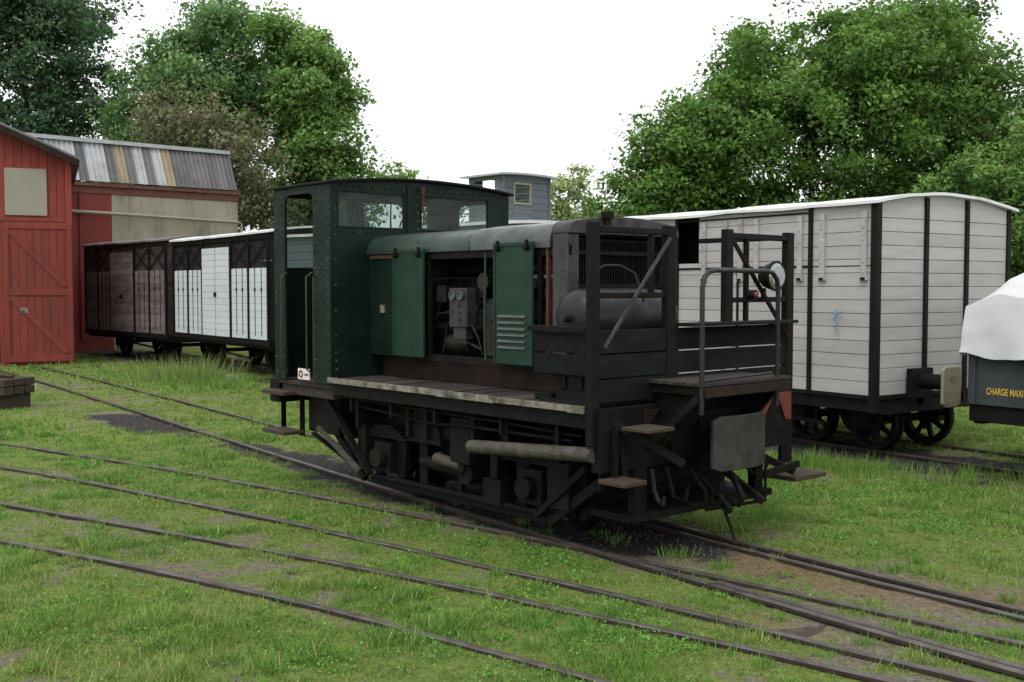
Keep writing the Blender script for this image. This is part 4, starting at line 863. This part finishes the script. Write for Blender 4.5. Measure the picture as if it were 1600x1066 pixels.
tree('broadleaf_tree',(10.6,20.5),1.5,.18,[(0,0,3.9,1.9,2,1.7),(-1.5,.2,3.2,1.4,1.5,1.3),(1.8,.3,4.4,1.7,1.6,1.6),(-.3,0,2.3,2.4,1.4,1.1)],330,150,.056,G3,'bright green young tree with fresh leaves',4,.32)
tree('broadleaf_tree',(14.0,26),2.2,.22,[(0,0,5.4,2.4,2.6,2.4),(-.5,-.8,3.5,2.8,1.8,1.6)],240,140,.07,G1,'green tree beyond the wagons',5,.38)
tree('oak_tree',(-21.4,48),5,.45,[(0,0,12.5,3.9,4,4.0),(-2.5,0,15.0,3.5,3.5,3),(1.6,0,9.8,2.7,3,2.4),(.6,0,14.0,2.2,2.6,2.2),(0,-1,7.5,4.2,3,2.4)],420,140,.115,GB,'tall dark bluish green oak behind the red shed',6,.66)
tree('broadleaf_tree',(-12.6,45),4.5,.35,[(-.2,0,10.0,2.7,3,2.4),(1.0,0,12.3,1.7,2,1.6),(-2.0,0,7.8,1.8,2.2,2.0),(2.0,0,9.0,2.1,2,2.2),(0,-1,5.8,3.8,2.4,2.0)],380,140,.11,GL,'tall light green tree behind the workshop',7,.58)
tree('broadleaf_tree',(-7.9,44),4,.3,[(0,0,9.6,1.8,1.9,2.1),(-1.4,0,11.6,1.3,1.4,1.4),(.4,0,7.0,1.9,2,2.0),(.2,0,5.0,2.2,2,1.8),(0,0,11.0,1.2,1.2,1.1)],290,140,.105,G3,'slender green tree with layered crown',8,.52)
tree('half_bare_tree',(-10.8,40),3.5,.25,[(0,0,6.6,2.3,2,1.9),(-1.6,0,8.0,1.4,1.4,1.3),(1.2,0,4.6,1.9,1.6,1.6)],200,80,.085,BR,'brownish half bare tree behind the workshop',9,.5)
tree('broadleaf_tree',(-6.6,60),4,.15,[(0,0,7.6,1.5,1.4,1.3),(1.6,0,7.0,1.1,1,1.6),(-2,0,6.4,1.6,1.2,1.2),(3.0,0,5.6,1.2,1.2,1.4)],90,60,.13,G3,'thin light green tree top',10,.5)
tree('ash_tree',(2.6,50),3.5,.14,[(0,0,6.4,1.1,1,1.3),(-.6,0,5.0,1.2,1,1.2),(.8,0,4.8,1.1,1,1.3),(1.6,0,4.0,1.2,1,1.2)],100,70,.10,YL,'small yellow green tree in the distance',11,.42)
def hedge(x0,y0,x1,y1,h,w,n,leaf,cols,label,seed):
    r=np.random.default_rng(seed); t=r.random(n); base=np.stack([x0+(x1-x0)*t,y0+(y1-y0)*t],1)+r.normal(0,w*.4,(n,2)); hh=h*(.65+.5*fbm(t*40,t*0,.35,seed)); z=hh*r.random(n)**.7
    P=np.hstack([base,z[:,None]]); nr=r.normal(0,1,(n,3))+np.array([0,-.3,.5]); nr/=np.linalg.norm(nr,axis=1)[:,None]; t_=r.normal(0,1,(n,3)); A=np.cross(nr,t_); A/=np.linalg.norm(A,axis=1)[:,None]; Bq=np.cross(nr,A); s=leaf*r.uniform(.6,1.3,(n,1)); A*=s; Bq*=s*.55
    V=np.stack([P-A,P+Bq,P+A,P-Bq],1).reshape(-1,3); m=fbm(P[:,0],P[:,2]*2,1.2,seed)[:,None]; col=(np.array([cols[0]])*(1-m)+np.array([cols[1]])*m)*(.6+.8*r.random((n,1)))
    o=npmesh('hedge',V,4,'leaf',np.repeat(col,4,0)); o['label']=label; o['category']='hedge'; o['kind']='stuff'
hedge(1.5,22.5,17,21.5,2.7,1.2,36000,.09,G2,'dark green undergrowth along the tree line',21)
hedge(-30,40,30,46,3.0,1.6,36000,.18,G2,'distant green hedge',22)
mb=MB(); n=60; vs=[];fs=[]
for i in range(n+1):
    x=-260+i*12; hh=24*math.exp(-((x-190)/120)**2)+6*float(vn(np.array([x]),np.array([0.]),.03,4)[0])+5
    vs+=[(x,330,-1),(x,350,hh*.7),(x,380,hh)]; vs.append((x,500,hh*.9))
for i in range(n):
    for k in range(3): a0=i*4+k; fs.append((a0,a0+4,a0+5,a0+1))
o=mb.add(vs,fs).obj('hill',None,'hill',kind='structure',smooth=True); o['label']='distant hazy wooded hill'; o['category']='hill'

# ------------------------------------------------------------------ light
wd=bpy.data.worlds.new('World'); S.world=wd; wd.use_nodes=True; nt=wd.node_tree; N=nt.nodes; L=nt.links
bg=N['Background']; sky=N.new('ShaderNodeTexSky'); sky.sky_type='NISHITA'; sky.sun_disc=False; sky.sun_elevation=math.radians(55); sky.sun_rotation=math.radians(200); sky.air_density=1; sky.dust_density=4
L.new(sky.outputs[0],bg.inputs[0]); bg.inputs[1].default_value=.13
b2=N.new('ShaderNodeBackground'); b2.inputs[0].default_value=(.985,.992,1,1); b2.inputs[1].default_value=1.48
mx=N.new('ShaderNodeMixShader'); mx.inputs[0].default_value=.9; L.new(bg.outputs[0],mx.inputs[1]); L.new(b2.outputs[0],mx.inputs[2]); L.new(mx.outputs[0],N['World Output'].inputs['Surface'])
sl=bpy.data.lights.new('sun','SUN'); sl.energy=1.45; sl.angle=math.radians(25); sl.color=(1,.97,.92); so=bpy.data.objects.new('sun',sl); COL.objects.link(so)
el,az=math.radians(55),math.radians(200)
dv=Vector((math.sin(az)*math.cos(el),math.cos(az)*math.cos(el),math.sin(el))); so.rotation_euler=dv.to_track_quat('Z','Y').to_euler()
cam=bpy.data.cameras.new('camera'); co=bpy.data.objects.new('camera',cam); COL.objects.link(co); co.location=(0,0,1.9); co.rotation_euler=(math.radians(90-2.79),0,0)
cam.lens=38.25; cam.sensor_width=36; cam.clip_end=2000; S.camera=co
